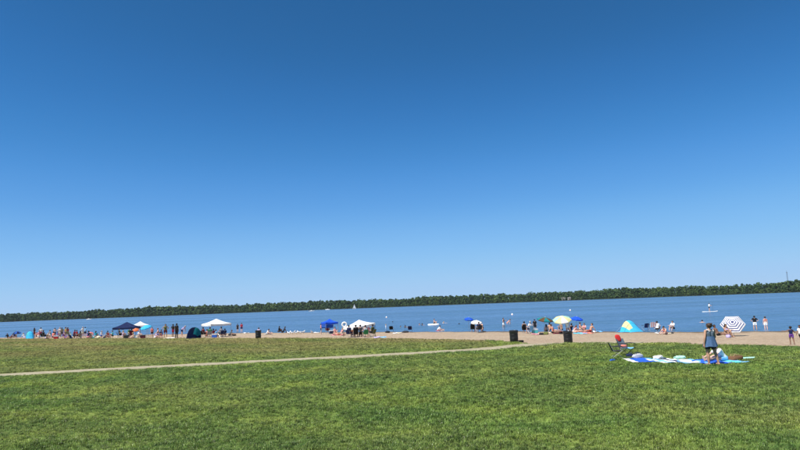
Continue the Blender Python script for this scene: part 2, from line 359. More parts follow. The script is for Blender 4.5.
def forest():
    V = []; F = []; MI = []; nv = 0
    pos = []
    for i in range(len(fshore)-1):
        a, c = fshore[i], fshore[i+1]; L = (c-a).length
        px = 400 + FPX*a.x/max(a.y, 1)
        if px < -230 or px > 1030: continue
        hs_ = float(np.interp(px, [-100, 0, 60, 120, 320, 520, 640, 700, 765, 790, 900], [.86, .84, .9, 1.06, 1.0, .96, .98, .86, .88, 1.12, 1.12]))
        for row, (d0, h0, sp) in enumerate(((0, 5.5, 3.2), (5, 8.6, 3.2), (12, 11.0, 3.6), (24, 12.4, 4.2), (44, 13.4, 5.0), (80, 14.0, 7))):
            k = max(1, int(round(L/sp)))
            for q in range(k):
                t = (q+random.random())/k; p = a.lerp(c, t); o = Vector((p.x, p.y, 0)).normalized()
                d = d0+random.uniform(-3, 4) + (3*fnoise(i*.16, 2)); 
                h = h0*random.uniform(.84, 1.10)*hs_*.80*(1+.045*fnoise(i*.19, 1)+.025*fnoise(i*.5, row))
                pos.append((p+o*d, h, row))
    for p, h, row in pos:
        r = h*random.uniform(.28, .46); tone = random.choice((0, 0, 1, 1, 2))
        nq = (90, 135, 140, 130, 100, 80)[row]
        z0 = (.0 if row < 2 else .3)*h
        nl = random.randint(3, 6)
        lob = [(rng.normal(0, r*.42), rng.normal(0, r*.42), h*random.uniform(.34, .84), r*random.uniform(.5, .78)) for _ in range(nl)]
        lob.append((0, 0, h*.86, r*.45)); 
        if row < 5: lob += [(rng.normal(0, r*.6), rng.normal(0, r*.6), h*random.uniform(.06, .38), r*random.uniform(.45, .7)) for _ in range(3)]
        lob = np.array(lob)
        k = rng.integers(0, len(lob), nq)
        dr = rng.normal(size=(nq, 3)); dr /= np.linalg.norm(dr, axis=1)[:, None]
        c = lob[k][:, :3] + dr*lob[k][:, 3:4]*(rng.uniform(.55, 1.08, (nq, 1)))*np.array([1, 1, .8])
        gz = 1.0 if row < 2 else 2.2+row*.4
        c += np.array([p.x, p.y, gz-.6])
        nrm = dr + rng.normal(0, .45, (nq, 3)) + np.array([0, 0, .35]); nrm /= np.linalg.norm(nrm, axis=1)[:, None]
        u = np.cross(nrm, rng.normal(size=(nq, 3))); u /= np.linalg.norm(u, axis=1)[:, None]; v = np.cross(nrm, u)
        s = rng.uniform(.45, 1.15, (nq, 1))*(h/9.5)
        q = np.stack([c-u*s-v*s*.7, c+u*s*.8-v*s, c+u*s+v*s*.7, c-u*s*.7+v*s], 1).reshape(-1, 3)
        V.append(q); F.append(np.arange(nv, nv+nq*4).reshape(-1, 4)); MI += [tone]*nq; nv += nq*4
        # trunk
        tk = np.array([[-.18, 0, -1.6], [.18, 0, -1.6], [0, .2, -1.6], [-.1, 0, h*.7], [.1, 0, h*.7], [0, .1, h*.7]])+np.array([p.x, p.y, gz-.6])
        V.append(tk); F.append(np.array([[0, 1, 4, 3], [1, 2, 5, 4], [2, 0, 3, 5]])+nv); MI += [3]*3; nv += 6
    V = np.concatenate(V); F = np.concatenate(F)
    me = bpy.data.meshes.new('forest'); me.vertices.add(len(V)); me.vertices.foreach_set('co', V.astype(np.float32).ravel())
    me.loops.add(F.size); me.loops.foreach_set('vertex_index', F.astype(np.int32).ravel())
    me.polygons.add(len(F)); me.polygons.foreach_set('loop_start', np.arange(0, F.size, 4, dtype=np.int32))
    for _ in range(4): me.materials.append(None)
    me.polygons.foreach_set('material_index', np.array(MI, np.int32)); me.update(calc_edges=True); me.validate()
    return me
def leaf(name, c):
    m, n, l, b = nodes_of(name); ge = n.new('ShaderNodeNewGeometry')
    f = ramp(n, l, noise(n, l, ge.outputs['Position'], .022, 4, .6), [(.38, (0, 0, 0)), (.62, (1, 1, 1))]); g = noise(n, l, ge.outputs['Position'], .9, 2)
    a = ramp(n, l, g, [(.3, tuple(x*.7 for x in c)), (.7, tuple(x*1.25 for x in c))])
    k = mixc(n, l, f, a, tuple(x*y for x, y in zip(c, (1.35, 1.2, .9))))
    l.new(k, b.inputs['Base Color']); b.inputs['Roughness'].default_value = .7; b.inputs['Specular IOR Level'].default_value = .15
    MATS[name] = m; return m
fo = put('forest', forest(), [leaf('leaf_dark', (.024, .052, .022)), leaf('leaf_mid', (.038, .076, .027)), leaf('leaf_light', (.060, .102, .034)), mat('bark_far', (.05, .04, .03), .9)])
fo['kind'] = 'stuff'; fo['label'] = 'dense dark green wood along the far lake shore'

# ------------------------------------------------------------------ lawn grass (uncountable)
TOWEL_ZONES = []                              # (x0, x1, y0, y1) world boxes where things lie flat on the grass
def tuft(seed, nb, hgt, spread, wd):
    r = random.Random(seed); mb = MB()
    for k in range(nb):
        a = r.uniform(0, 6.283); rr = spread*math.sqrt(r.random()); bx, by = rr*math.cos(a), rr*math.sin(a)
        la = r.uniform(0, 6.283); ln = r.uniform(.15, .85); h = hgt*r.uniform(.55, 1.15); ww = wd*r.uniform(.7, 1.3)
        dx, dy = math.cos(la), math.sin(la); sx, sy = -dy*ww/2, dx*ww/2
        m_ = (bx+dx*h*ln*.35, by+dy*h*ln*.35, h*.62); t_ = (bx+dx*h*ln, by+dy*h*ln, h*(1-.35*ln))
        mb.add([(bx-sx, by-sy, -.01), (bx+sx, by+sy, -.01), (m_[0]+sx*.8, m_[1]+sy*.8, m_[2]), (m_[0]-sx*.8, m_[1]-sy*.8, m_[2]), t_], [(0, 1, 2, 3), (3, 2, 4)])
    return mb.mesh('grass_tuft', False)
def build_grass(blockers):
    pts = []
    def zone(y0, y1, dens, sc):
        y = y0
        while y < y1:
            dy = 1.0; xr = min(.74*(y+dy)+2.5, 130); nn = int(dens*2*xr*dy)
            x = rng.uniform(-xr, xr, nn); yy = rng.uniform(y, y+dy, nn)
            pts.append(np.stack([x, yy, np.full(nn, sc)], 1)); y += dy
    zone(8.2, 14, 230, 1.0); zone(14, 22, 140, 1.15); zone(22, 34, 72, 1.45); zone(34, 60, 32, 1.9); zone(60, 125, 12, 2.5)
    Pn = np.concatenate(pts); x, y, sc = Pn.T
    wig = .22*np.sin(x*2.1)+.16*np.sin(x*5.3+1)+.12*np.sin(x*11.7)
    keep = (y < y_edge(x)+wig+rng.exponential(.32, len(x))-.1) & (path_dist(x, y) > PATH_HALF+.02+.12*rng.random(len(x)))
    for (x0, x1, y0, y1) in blockers: keep &= ~((x > x0) & (x < x1) & (y > y0) & (y < y1))
    x, y, sc = x[keep], y[keep], sc[keep]
    dr = dryness(x, y)
    patch = .5+.5*np.sin(x*.9+2*np.sin(y*.7))*np.sin(y*1.1+1.3*np.sin(x*.6))
    s = sc*(.75+.5*rng.random(len(x)))*(1-.38*dr)*(.68+.55*patch)
    me = bpy.data.meshes.new('grass'); me.vertices.add(len(x))
    me.vertices.foreach_set('co', np.stack([x, y, np.minimum(lawn_z(x, y), terrain(x, y)+.01)], 1).astype(np.float32).ravel())
    for nm, arr in (('dry', dr), ('size', s), ('tall', s*sc**-.62), ('turn', rng.uniform(0, 6.283, len(x)))):
        a = me.attributes.new(nm, 'FLOAT', 'POINT'); a.data.foreach_set('value', arr.astype(np.float32))
    m, n, l, b = nodes_of('grass_blades')
    ge = n.new('ShaderNodeNewGeometry'); at = n.new('ShaderNodeAttribute'); at.attribute_type = 'INSTANCER'; at.attribute_name = 'dry'
    col, bb = grass_color(n, l, ge.outputs['Position'], at.outputs['Fac'])
    oi = n.new('ShaderNodeObjectInfo'); v = n.new('ShaderNodeMapRange'); v.inputs[3].default_value = .25; v.inputs[4].default_value = 1.9; l.new(oi.outputs['Random'], v.inputs[0])
    cb = n.new('ShaderNodeCombineColor'); [l.new(v.outputs[0], cb.inputs[i]) for i in range(3)]
    col = mixc(n, l, 1.0, col, cb.outputs[0], 'MULTIPLY')
    l.new(col, b.inputs['Base Color']); b.inputs['Roughness'].default_value = .42; b.inputs['Specular IOR Level'].default_value = .5
    tr = n.new('ShaderNodeBsdfTranslucent'); l.new(col, tr.inputs['Color']); mx = n.new('ShaderNodeMixShader'); mx.inputs[0].default_value = .38
    l.new(b.outputs[0], mx.inputs[1]); l.new(tr.outputs[0], mx.inputs[2]); l.new(mx.outputs[0], n['Material Output'].inputs['Surface'])
    tc = bpy.data.collections.new('grass_tufts')
    for k in range(5):
        tm = tuft(k, 13, .078, .060, .0085); tm.materials[0] = m
        tc.objects.link(bpy.data.objects.new('grass_tuft', tm))
    o = bpy.data.objects.new('grass', me); COL.objects.link(o)
    g = bpy.data.node_groups.new('scatter_grass', 'GeometryNodeTree')
    g.interface.new_socket('Geometry', in_out='INPUT', socket_type='NodeSocketGeometry'); g.interface.new_socket('Geometry', in_out='OUTPUT', socket_type='NodeSocketGeometry')
    N = g.nodes; gi = N.new('NodeGroupInput'); go = N.new('NodeGroupOutput'); ip = N.new('GeometryNodeInstanceOnPoints'); ci = N.new('GeometryNodeCollectionInfo')
    ci.inputs[0].default_value = tc; ci.inputs['Separate Children'].default_value = True; ci.inputs['Reset Children'].default_value = True
    ip.inputs['Pick Instance'].default_value = True
    def at_(nm): q = N.new('GeometryNodeInputNamedAttribute'); q.data_type = 'FLOAT'; q.inputs['Name'].default_value = nm; return q.outputs['Attribute']
    cx = N.new('ShaderNodeCombineXYZ'); g.links.new(at_('turn'), cx.inputs[2])
    g.links.new(gi.outputs[0], ip.inputs['Points']); g.links.new(ci.outputs[0], ip.inputs['Instance'])
    g.links.new(cx.outputs[0], ip.inputs['Rotation']); cs = N.new('ShaderNodeCombineXYZ'); sz_ = at_('size'); g.links.new(sz_, cs.inputs[0]); g.links.new(sz_, cs.inputs[1]); g.links.new(at_('tall'), cs.inputs[2]); g.links.new(cs.outputs[0], ip.inputs['Scale']); g.links.new(ip.outputs[0], go.inputs[0])
    md = o.modifiers.new('scatter', 'NODES'); md.node_group = g
    o['kind'] = 'stuff'; o['label'] = 'short mown green grass growing over the lawn'
    print('grass points', len(x))

# ------------------------------------------------------------------ people
def U(*v): return Vector(v).normalized()
POSES = {}
def pose(name, t=(0, 0, 1), L=((-.07, 0, -1), (-.02, -.05, -1)), Rr=((.07, 0, -1), (.02, -.05, -1)), aL=((-.2, 0, -1), (-.08, .18, -1)), aR=((.2, 0, -1), (.08, .18, -1)), head=None, phrase=''):
    POSES[name] = dict(t=U(*t), L=[U(*q) for q in L], R=[U(*q) for q in Rr], aL=[U(*q) for q in aL], aR=[U(*q) for q in aR], head=U(*(head or t)), phrase=phrase)
pose('stand', phrase='standing')
pose('stride', L=((-.05, .28, -1), (0, -.05, -1)), Rr=((.06, -.22, -1), (.0, -.5, -1)), aL=((-.22, -.22, -1), (-.1, .15, -1)), aR=((.22, .25, -1), (.0, .6, -1)), phrase='walking')
pose('hips', aL=((-.75, -.15, -.75), (.75, .25, -.5)), aR=((.75, -.15, -.75), (-.75, .25, -.5)), L=((-.12, .03, -1), (-.04, -.05, -1)), phrase='standing hands-on-hips')
pose('arms', aL=((-.85, .2, -.35), (-.8, .5, .1)), aR=((.5, .2, -.8), (.7, .5, -.2)), L=((-.05, .2, -1), (0, -.1, -1)), Rr=((.07, -.15, -1), (0, -.3, -1)), phrase='standing arms-out')
pose('bend', t=(0, .75, .65), L=((-.08, .05, -1), (0, -.08, -1)), Rr=((.08, .12, -1), (0, -.15, -1)), aL=((-.1, .35, -1), (0, .2, -1)), aR=((.1, .35, -1), (0, .2, -1)), phrase='bending')
pose('sitknees', t=(0, .12, 1), L=((-.13, .80, .55), (0, .34, -.94)), Rr=((.13, .80, .52), (0, .30, -.94)), aL=((-.2, .62, -.75), (.2, .9, .25)), aR=((.2, .62, -.75), (-.2, .9, .25)), phrase='seated knees-up')
pose('sitback', t=(0, -.42, .9), head=(0, -.1, 1), L=((-.12, 1, .22), (0, 1, -.28)), Rr=((.12, 1, .10), (0, 1, -.12)), aL=((-.28, -.40, -.85), (-.05, -.35, -.95)), aR=((.28, -.40, -.85), (.05, -.35, -.95)), phrase='reclining')
pose('sitfwd', t=(0, .62, .8), head=(0, .45, 1), L=((-.12, 1, .10), (0, 1, -.14)), Rr=((.12, 1, .28), (0, .95, -.36)), aL=((-.15, .75, -.62), (0, .9, -.3)), aR=((.15, .75, -.62), (0, .9, -.35)), phrase='leaning-forward seated')
pose('chair', t=(0, -.18, 1), head=(0, .05, 1), L=((-.12, 1, .06), (-.02, .10, -1)), Rr=((.12, 1, .06), (.02, .16, -1)), aL=((-.28, .12, -1), (-.02, 1, .12)), aR=((.28, .12, -1), (.02, 1, .12)), phrase='chair-seated')
pose('lie', t=(0, -1, .06), head=(0, -1, .12), L=((-.09, 1, .02), (0, 1, -.02)), Rr=((.10, 1, .30), (0, .9, -.44)), aL=((-.35, .9, -.1), (0, 1, -.05)), aR=((.4, .85, -.1), (-.3, .9, .15)), phrase='lying')
pose('kneel', t=(0, .25, 1), L=((-.1, .35, -1), (0, -1, -.08)), Rr=((.1, .4, -1), (0, -1, -.08)), aL=((-.15, .45, -.9), (0, .8, -.6)), aR=((.15, .45, -.9), (0, .8, -.6)), phrase='kneeling')
pose('swim', t=(0, .35, .95), L=((-.1, -.2, -1), (0, -.4, -1)), Rr=((.1, .15, -1), (0, -.3, -1)), aL=((-.75, .55, -.15), (-.4, .9, .05)), aR=((.75, .55, -.15), (.4, .9, .05)), phrase='bathing')
pose('paddle', t=(0, .15, 1), L=((-.12, .12, -1), (-.05, -.16, -1)), Rr=((.12, .12, -1), (.05, -.16, -1)), aL=((-.1, .75, -.55), (.45, .85, -.1)), aR=((.25, .55, -.85), (-.35, .75, -.45)), phrase='standing')
pose('woman', t=(.02, -.02, 1), head=(.12, .08, 1), L=((-.06, .06, -1), (-.01, -.05, -1)), Rr=((.10, -.12, -1), (.06, -.22, -1)), aL=((-.30, -.12, -1), (-.10, .12, -1)), aR=((.34, .18, -1), (-.05, .75, -.75)), phrase='standing')

X_ = Vector((1, 0, 0))
def prims(P, fem, child):
    t = P['t']; fw = t.cross(X_).normalized(); hd = P['head']; hf = hd.cross(X_).normalized()
    q = []
    def cap(a, b, ra, rb, reg): q.append((Vector(a), Vector(b), ra, rb, reg))
    pel = Vector((0, 0, 0)); hw = .092 if fem else .085
    at = lambda s, x=0, f=0: pel + t*s + X_*x + fw*f
    cap((-hw+.01, 0, 0), (hw-.01, 0, 0), .098 if fem else .092, .098 if fem else .092, 'pelvis')
    for s in (-1, 1):
        cap(at(0, s*.055, -.025), at(.02, s*.055, -.03), .088, .08, 'pelvis')
        cap(at(.0, s*.055), at(.17, s*.048), .098, .088 if fem else .095, 'belly')
        cap(at(.17, s*.048), at(.36, s*.075, .005), .090, .098 if fem else .106, 'chest')
        if fem: cap(at(.33, s*.07, .075), at(.34, s*.07, .08), .055, .055, 'chest')
        cap(at(.43, s*.03, -.01), at(.445, s*.15, -.01), .062, .056, 'shoulder')
    cap(at(.44, 0, -.01), at(.53, 0, .0)+hf*.005, .058, .050, 'neck')
    hs = 1.22 if child else 1.0
    nb = at(.50, 0, 0); hc = nb + hd*(.135*hs)
    cap(nb, hc-hd*.03, .048, .05, 'neck')
    cap(hc+hd*.025*hs-hf*.022*hs, hc+hd*.025*hs+hf*.015*hs, .086*hs, .080*hs, 'head')
    cap(hc-hd*.045*hs+hf*.02*hs, hc-hd*.068*hs+hf*.045*hs, .060*hs, .040*hs, 'head')
    cap(hc+hf*.088*hs, hc+hf*.108*hs-hd*.028*hs, .009*hs, .014*hs, 'head')
    for s in (-1, 1): cap(hc+X_*s*.078*hs-hd*.02*hs, hc+X_*s*.084*hs+hd*.012*hs, .016*hs, .018*hs, 'head')
    for s, a in ((-1, P['aL']), (1, P['aR'])):
        sh = at(.445, s*.170, -.01); el = sh+a[0]*.275; wr = el+a[1]*.245
        n_ = 'L' if s < 0 else 'R'
        cap(sh, el, .049, .036, 'uarm'+n_); cap(el, el.lerp(wr, .35), .037, .038, 'farm'); cap(el.lerp(wr, .35), wr, .038, .024, 'farm')
        d = a[1]; side = (X_ - d*d.dot(X_)); side = side.normalized() if side.length > .15 else d.orthogonal().normalized()
        side = d.cross(side).normalized() if abs(d.z) > .6 else side     # palm faces the thigh when the arm hangs
        pn = d.cross(side).normalized()
        if pn.dot(X_)*s > 0 and abs(d.z) > .6: pn = -pn
        for k in (-.022, 0, .022): cap(wr+side*k*.6, wr+d*.085+side*k, .016, .014, 'hand')
        for k, (o, ln) in enumerate(((-.033, .062), (-.011, .075), (.011, .080), (.033, .070))):
            b0 = wr+d*.085+side*o; b1 = b0+(d*.92+pn*.25).normalized()*ln*.55+side*o*.15; b2 = b1+(d*.72+pn*.65).normalized()*ln*.5
            cap(b0, b1, .0098, .0090, 'hand'); cap(b1, b2, .0090, .0078, 'hand')
        ts = side if side.dot(fw) > 0 else -side
        c0 = wr+d*.025+ts*.022; c1 = c0+(d*.6+ts*.75+pn*.2).normalized()*.045; c2 = c1+(d*.9+ts*.25+pn*.25).normalized()*.035
        cap(c0, c1, .0135, .0110, 'hand'); cap(c1, c2, .0105, .0088, 'hand')
    for s, a in ((-1, P['L']), (1, P['R'])):
        hp = Vector((s*hw, 0, -.015)); kn = hp+a[0]*.415; an = kn+a[1]*.40
        bk = (a[1].cross(X_)).normalized(); 
        if bk.dot(fw if abs(a[1].z) > .5 else Vector((0, 0, 1))) > 0: bk = -bk
        cap(hp, hp.lerp(kn, .5), .092 if fem else .086, .074, 'thigh'); cap(hp.lerp(kn, .5), kn, .074, .054, 'knee')
        cap(kn, kn.lerp(an, .3)+bk*.012, .053, .056, 'shin'); cap(kn.lerp(an, .3)+bk*.012, an, .055, .034, 'shin')
        if abs(a[1].z) > .5: fd = Vector((s*.12, 1, 0)).normalized(); dn = Vector((0, 0, -1))
        elif a[1].y < 0: fd = Vector((0, -1, -.15)).normalized(); dn = Vector((0, -.1, -.3))
        else: fd = Vector((s*.15, .25, .97)).normalized(); dn = Vector((0, 1, -.1)).normalized()
        hl = an+dn*.045-fd*.025
        cap(an, hl, .036, .034, 'foot'); cap(hl, an+fd*.09+dn*.04, .034, .034, 'foot'); cap(an+fd*.09+dn*.04, an+fd*.175+dn*.052, .034, .024, 'foot')
        cap(an, an+fd*.08+dn*.03, .036, .034, 'foot')
    return q, dict(hc=hc, hd=hd, hf=hf, hs=hs, nb=nb, t=t, fw=fw)
_ico = bmesh.new(); bmesh.ops.create_icosphere(_ico, subdivisions=2, radius=1.0)
ICO = np.array([v.co[:] for v in _ico.verts]); ICOF = [[v.index for v in f.verts] for f in _ico.faces]; _ico.free()
def hull_caps(q):
    bm = bmesh.new()
    for a, b, ra, rb, _ in q:
        vs = [bm.verts.new(Vector(p)*ra+a) for p in ICO]+[bm.verts.new(Vector(p)*rb+b) for p in ICO]
        r = bmesh.ops.convex_hull(bm, input=vs)
        bmesh.ops.delete(bm, geom=list({g for g in r['geom_interior']+r['geom_unused'] if isinstance(g, bmesh.types.BMVert)}), context='VERTS')
    me = bpy.data.meshes.new('tmp'); bm.to_mesh(me); bm.free(); return me
def remesh(me, vox, dec, it=3, fac=.5):
    o = bpy.data.objects.new('tmp', me); COL.objects.link(o)
    r = o.modifiers.new('r', 'REMESH'); r.mode = 'VOXEL'; r.voxel_size = vox
    s = o.modifiers.new('s', 'SMOOTH'); s.factor = fac; s.iterations = it
    if dec < 1: d = o.modifiers.new('d', 'DECIMATE'); d.ratio = dec
    dg = bpy.context.evaluated_depsgraph_get(); dg.update()
    out = bpy.data.meshes.new_from_object(o.evaluated_get(dg)); bpy.data.objects.remove(o); bpy.data.meshes.remove(me)
    return out
def body(pn, fem, child, near):
    def go():
        q, info = prims(POSES[pn], fem, child)
        me = remesh(hull_caps(q), .008 if near else .0105, 1.0 if near else .30, 3 if near else 2)
        n = len(me.vertices); co = np.empty(n*3, np.float32); me.vertices.foreach_get('co', co); co = co.reshape(-1, 3)
        best = np.full(n, 1e9); reg = np.zeros(n, int); tt = np.zeros(n); names = [p[4] for p in q]
        for i, (a, b, ra, rb, _) in enumerate(q):
            a = np.array(a); d = np.array(b)-a; L2 = max(d@d, 1e-9); t = np.clip(((co-a)@d)/L2, 0, 1)
            dist = np.linalg.norm(co-a-t[:, None]*d, axis=1)-(ra+(rb-ra)*t); k = dist < best-1e-6
            best[k] = dist[k]; reg[k] = i; tt[k] = t[k]
        z0 = co[:, 2].min(); co[:, 2] -= z0; me.vertices.foreach_set('co', co.ravel()); me.update()
        info['hc'] = info['hc']-Vector((0, 0, z0)); info['nb'] = info['nb']-Vector((0, 0, z0)); info['z0'] = z0
        rn = np.array([names[i] for i in reg])
        hc, hf, hd, hs = info['hc'], info['hf'], info['hd'], info['hs']
        eye = np.zeros(n, int)
        for s in (-1, 1):
            e = hc+hf*.086*hs+hd*.008+X_*s*.033*hs; eye[np.linalg.norm(co-np.array(e), axis=1) < .015*hs] = 1
        mo = hc+hf*.082*hs-hd*.062*hs; eye[(np.linalg.norm((co-np.array(mo))*np.array([.6, 1, 1.5]), axis=1) < .018*hs)] = 2
        for _ in range(3): me.materials.append(None)
        for p in me.polygons:
            v = [eye[i] for i in p.vertices]; p.material_index = max(v) if min(v) > 0 or sum(1 for q_ in v if q_) >= 2 else 0
        shade(me, 180)
        nr = np.empty(n*3, np.float32); me.vertices.foreach_get('normal', nr)
        return dict(me=me, co=co, nr=nr.reshape(-1, 3), reg=rn, tt=tt, info=info)
    return cached(('body', pn, fem, child, near), go)
GARM = {'tee': ('t-shirt', {'belly': 1, 'chest': 1, 'shoulder': 1, 'uarmL': .72, 'uarmR': .72}, .014), 'tank': ('tank top', {'belly': 1, 'chest': 1, 'shoulder': -1}, .011),
        'bikini': ('bikini top', {'chest': -2}, .008), 'onepiece': ('swimsuit', {'belly': 1, 'chest': 1, 'pelvis': 1}, .007),
        'shorts': ('shorts', {'pelvis': 1, 'thigh': 1.1, 'knee': .25}, .018), 'brief': ('swim briefs', {'pelvis': 1, 'thigh': .12}, .008), 'pants': ('trousers', {'pelvis': 1, 'thigh': 1.1, 'knee': 1.1, 'shin': .9}, .018),
        'longtee': ('long-sleeved shirt', {'belly': 1, 'chest': 1, 'shoulder': 1, 'uarmL': 1.1, 'uarmR': 1.1, 'farm': .95}, .014)}
def shell(B, keep, off, name):
    me0 = B['me']; idx = -np.ones(len(keep), int); vs = []; fs = []
    for p in me0.polygons:
        if all(keep[i] for i in p.vertices):
            f = []
            for i in p.vertices:
                if idx[i] < 0: idx[i] = len(vs); vs.append(B['co'][i]+B['nr'][i]*off)
                f.append(int(idx[i]))
            fs.append(f)
    if not fs: return None
    # hem: fold the open border back towards the skin
    cnt = {}
    for f in fs:
        for a, b in zip(f, f[1:]+f[:1]): cnt[(a, b)] = 1
    inv = {int(idx[i]): i for i in range(len(keep)) if idx[i] >= 0}; low = {}
    for (a, b) in list(cnt):
        if (b, a) not in cnt:
            for k in (a, b):
                if k not in low: low[k] = len(vs); vs.append(B['co'][inv[k]]-B['nr'][inv[k]]*.002)
            fs.append([b, a, low[a], low[b]])
    me = bpy.data.meshes.new(name); me.from_pydata([tuple(map(float, v)) for v in vs], [], fs); me.materials.append(None); shade(me, 180); return me
def garment(key, B, g):
    def go():
        _, spec, off = GARM[g]; keep = np.zeros(len(B['reg']), bool); inf = B['info']
        rel = (B['co']-np.array(inf['nb']))
        up = rel@np.array(inf['t'])
        for r, lim in spec.items():
            k = B['reg'] == r
            if lim == -1: k &= (up < -.03)
            elif lim == -2: k &= (up < -.09) & (up > -.21)
            else: k &= B['tt'] <= lim
            if r == 'chest' and g in ('tank', 'onepiece'): k &= (up < -.06)
            keep |= k
        return shell(B, keep, off, g)
    return cached(('gar', key, g), go)
def hairmesh(key, B, style):
    def go():
        i = B['info']; hc, hd, hf, hs = (np.array(i['hc']), np.array(i['hd']), np.array(i['hf']), i['hs'])
        rel = B['co']-hc; u = rel@hd/hs; f = rel@hf/hs
        keep = ((B['reg'] == 'head') | (B['reg'] == 'neck')) & (((u > .055) | ((f < .03) & (u > -.01)) | ((f < -.02) & (u > -.075))))
        sh = shell(B, keep, .016, 'hair')
        if style == 'short' or sh is None: return sh
        bm = bmesh.new(); bm.from_mesh(sh); HC, HD, HF = Vector(hc), Vector(hd), Vector(hf)
        ex = []
        if style == 'bun': ex = [(HC-HF*.10*hs+HD*.075*hs, HC-HF*.115*hs+HD*.08*hs, .042, .04, 'h')]
        if style == 'long': ex = [(HC-HF*.06*hs+X_*k*hs, HC-HF*.085*hs-HD*.20*hs+X_*k*1.1*hs, .045, .03, 'h') for k in (-.045, 0, .045)]
        if style == 'cap': ex = [(HC+HD*.06*hs, HC+HD*.075*hs, .10*hs, .095*hs, 'h'), (HC+HD*.055*hs+HF*.08*hs+X_*.04, HC+HD*.055*hs+HF*.15*hs, .012, .008, 'h'), (HC+HD*.055*hs+HF*.08*hs-X_*.04, HC+HD*.055*hs+HF*.15*hs, .012, .008, 'h')]
        m2 = hull_caps(ex); bm.from_mesh(m2); bpy.data.meshes.remove(m2)
        bm.to_mesh(sh); bm.free(); shade(sh, 180); return sh
    return cached(('hair', key, style), go)
PEOPLE = []
def person(at, pose_, face, h, sk, hair, top, bot, where, style='short', near=False, label=None, group='people on the beach', dz=0.0, cat='person', tilt=0):
    """face: degrees, 0 looks at the camera, 90 looks to the right of the picture, 180 away"""
    fem = style in ('long', 'bun') or (top and top[0] in ('bikini', 'onepiece')); child = h < 1.35
    key = (pose_, fem, child, near); B = body(*key)
    o = put('person', B['me'], [skin(sk), mat('eye_dark', (.02, .015, .012), .2, .5), mat('lip', (.30, .10, .09), .5)])
    for _ in (0,): o.material_slots[0].material = skin(sk)
    if pose_ == 'chair':
        at = min(CHAIRS, key=lambda c: (c-Vector(at)).length) + Vector((-math.sin(R(-face))*.03, -math.cos(R(face))*.03, .012))
    o.location = Vector(at)+Vector((0, 0, dz)); o.rotation_euler = (0, 0, R(180+face)); s = h/1.70; o.scale = (s, s, s)
    hm = hairmesh(key, B, style)
    if hm: put('hair', hm, hairm(hair), o)
    parts = []
    for g, nm in ((top, 'top'), (bot, 'shorts')):
        if g:
            me = garment(key, B, g[0])
            if me: put({'tee': 'shirt', 'tank': 'tank_top', 'bikini': 'bikini_top', 'onepiece': 'swimsuit', 'shorts': 'shorts', 'brief': 'swim_briefs', 'pants': 'trousers', 'longtee': 'shirt'}[g[0]], me, cloth(g[1]), o)
            parts.append(g[1]+' '+GARM[g[0]][0])
    who = 'child' if child else 'person'
    lab = label or '%s %s in %s %s' % (POSES[pose_]['phrase'], who, ' and '.join(parts), where)
    tag(o, lab, 'person', group); PEOPLE.append(o)
    return o

# ------------------------------------------------------------------ beach furniture
CHAIRS = []
def camp_chair(at, face, fab, fab2, label, frame='charcoal', s=1.0, high=False, group='folding chairs'):
    """folding chair facing local -Y when face = 0"""
    e = empty('folding_chair', at, R(face)); e.scale = (s, s, s)
    bh = 1.05 if high else .82
    def m_seat():
        mb = MB(); mb.sheet([[(x, y, .39-.045*(1-(x/.25)**2)+.05*max(0, -y-.1)) for x in np.linspace(-.25, .25, 7)] for y in np.linspace(-.24, .22, 6)], .008); return mb.mesh('seat')
    def m_back():
        mb = MB(); P = []
        for k in np.linspace(0, 1, 8):
            z = .36+(bh-.36)*k; y = .20+.20*k
            P.append([(x, y+.045*(1-(x/.25)**2), z+(.02*math.cos(x*8) if k == 1 else 0)) for x in np.linspace(-.25, .25, 7)])
        rows = P; mb.grid(rows); mb.grid([[(p[0], p[1]+.012, p[2]) for p in r] for r in rows][::-1]); return mb.mesh('backrest')
    put('seat', cached(('cseat',), m_seat), cloth(fab2), e); put('backrest', cached(('cback', high), m_back), cloth(fab), e)
    fm = metal(frame)
    for sx in (-1, 1):
        put('leg', cached(('cl', sx), lambda: MB().tube([(sx*.27, -.28, .0), (sx*.26, .22, .40)], .011).mesh('leg')), fm, e)
        put('leg', cached(('cr', sx), lambda: MB().tube([(sx*.28, .30, .0), (sx*.27, -.25, .41)], .011).mesh('leg')), fm, e)
        put('back_post', cached(('cp', sx, high), lambda: MB().tube([(sx*.26, .20, .36), (sx*.26, .41, bh)], .011).mesh('post')), fm, e)
        am = put('armrest', cached(('cm', sx), lambda: MB().tube([(sx*.285, -.30, .605), (sx*.285, .0, .615), (sx*.275, .26, .60)], [.016, .024, .018], 8).mesh('arm')), plastic('charcoal'), e)
        put('arm_post', cached(('ca', sx), lambda: MB().tube([(sx*.275, -.25, .40), (sx*.285, -.24, .60)], .010).mesh('post')), fm, am)
    for cy in (.29, -.27): put('crossbar', cached(('cx', cy), lambda: MB().tube([(-.28, cy, .015), (.28, cy, .015)], .009).mesh('bar')), fm, e)
    CHAIRS.append(Vector(at)); return tag(e, label, 'chair', group)
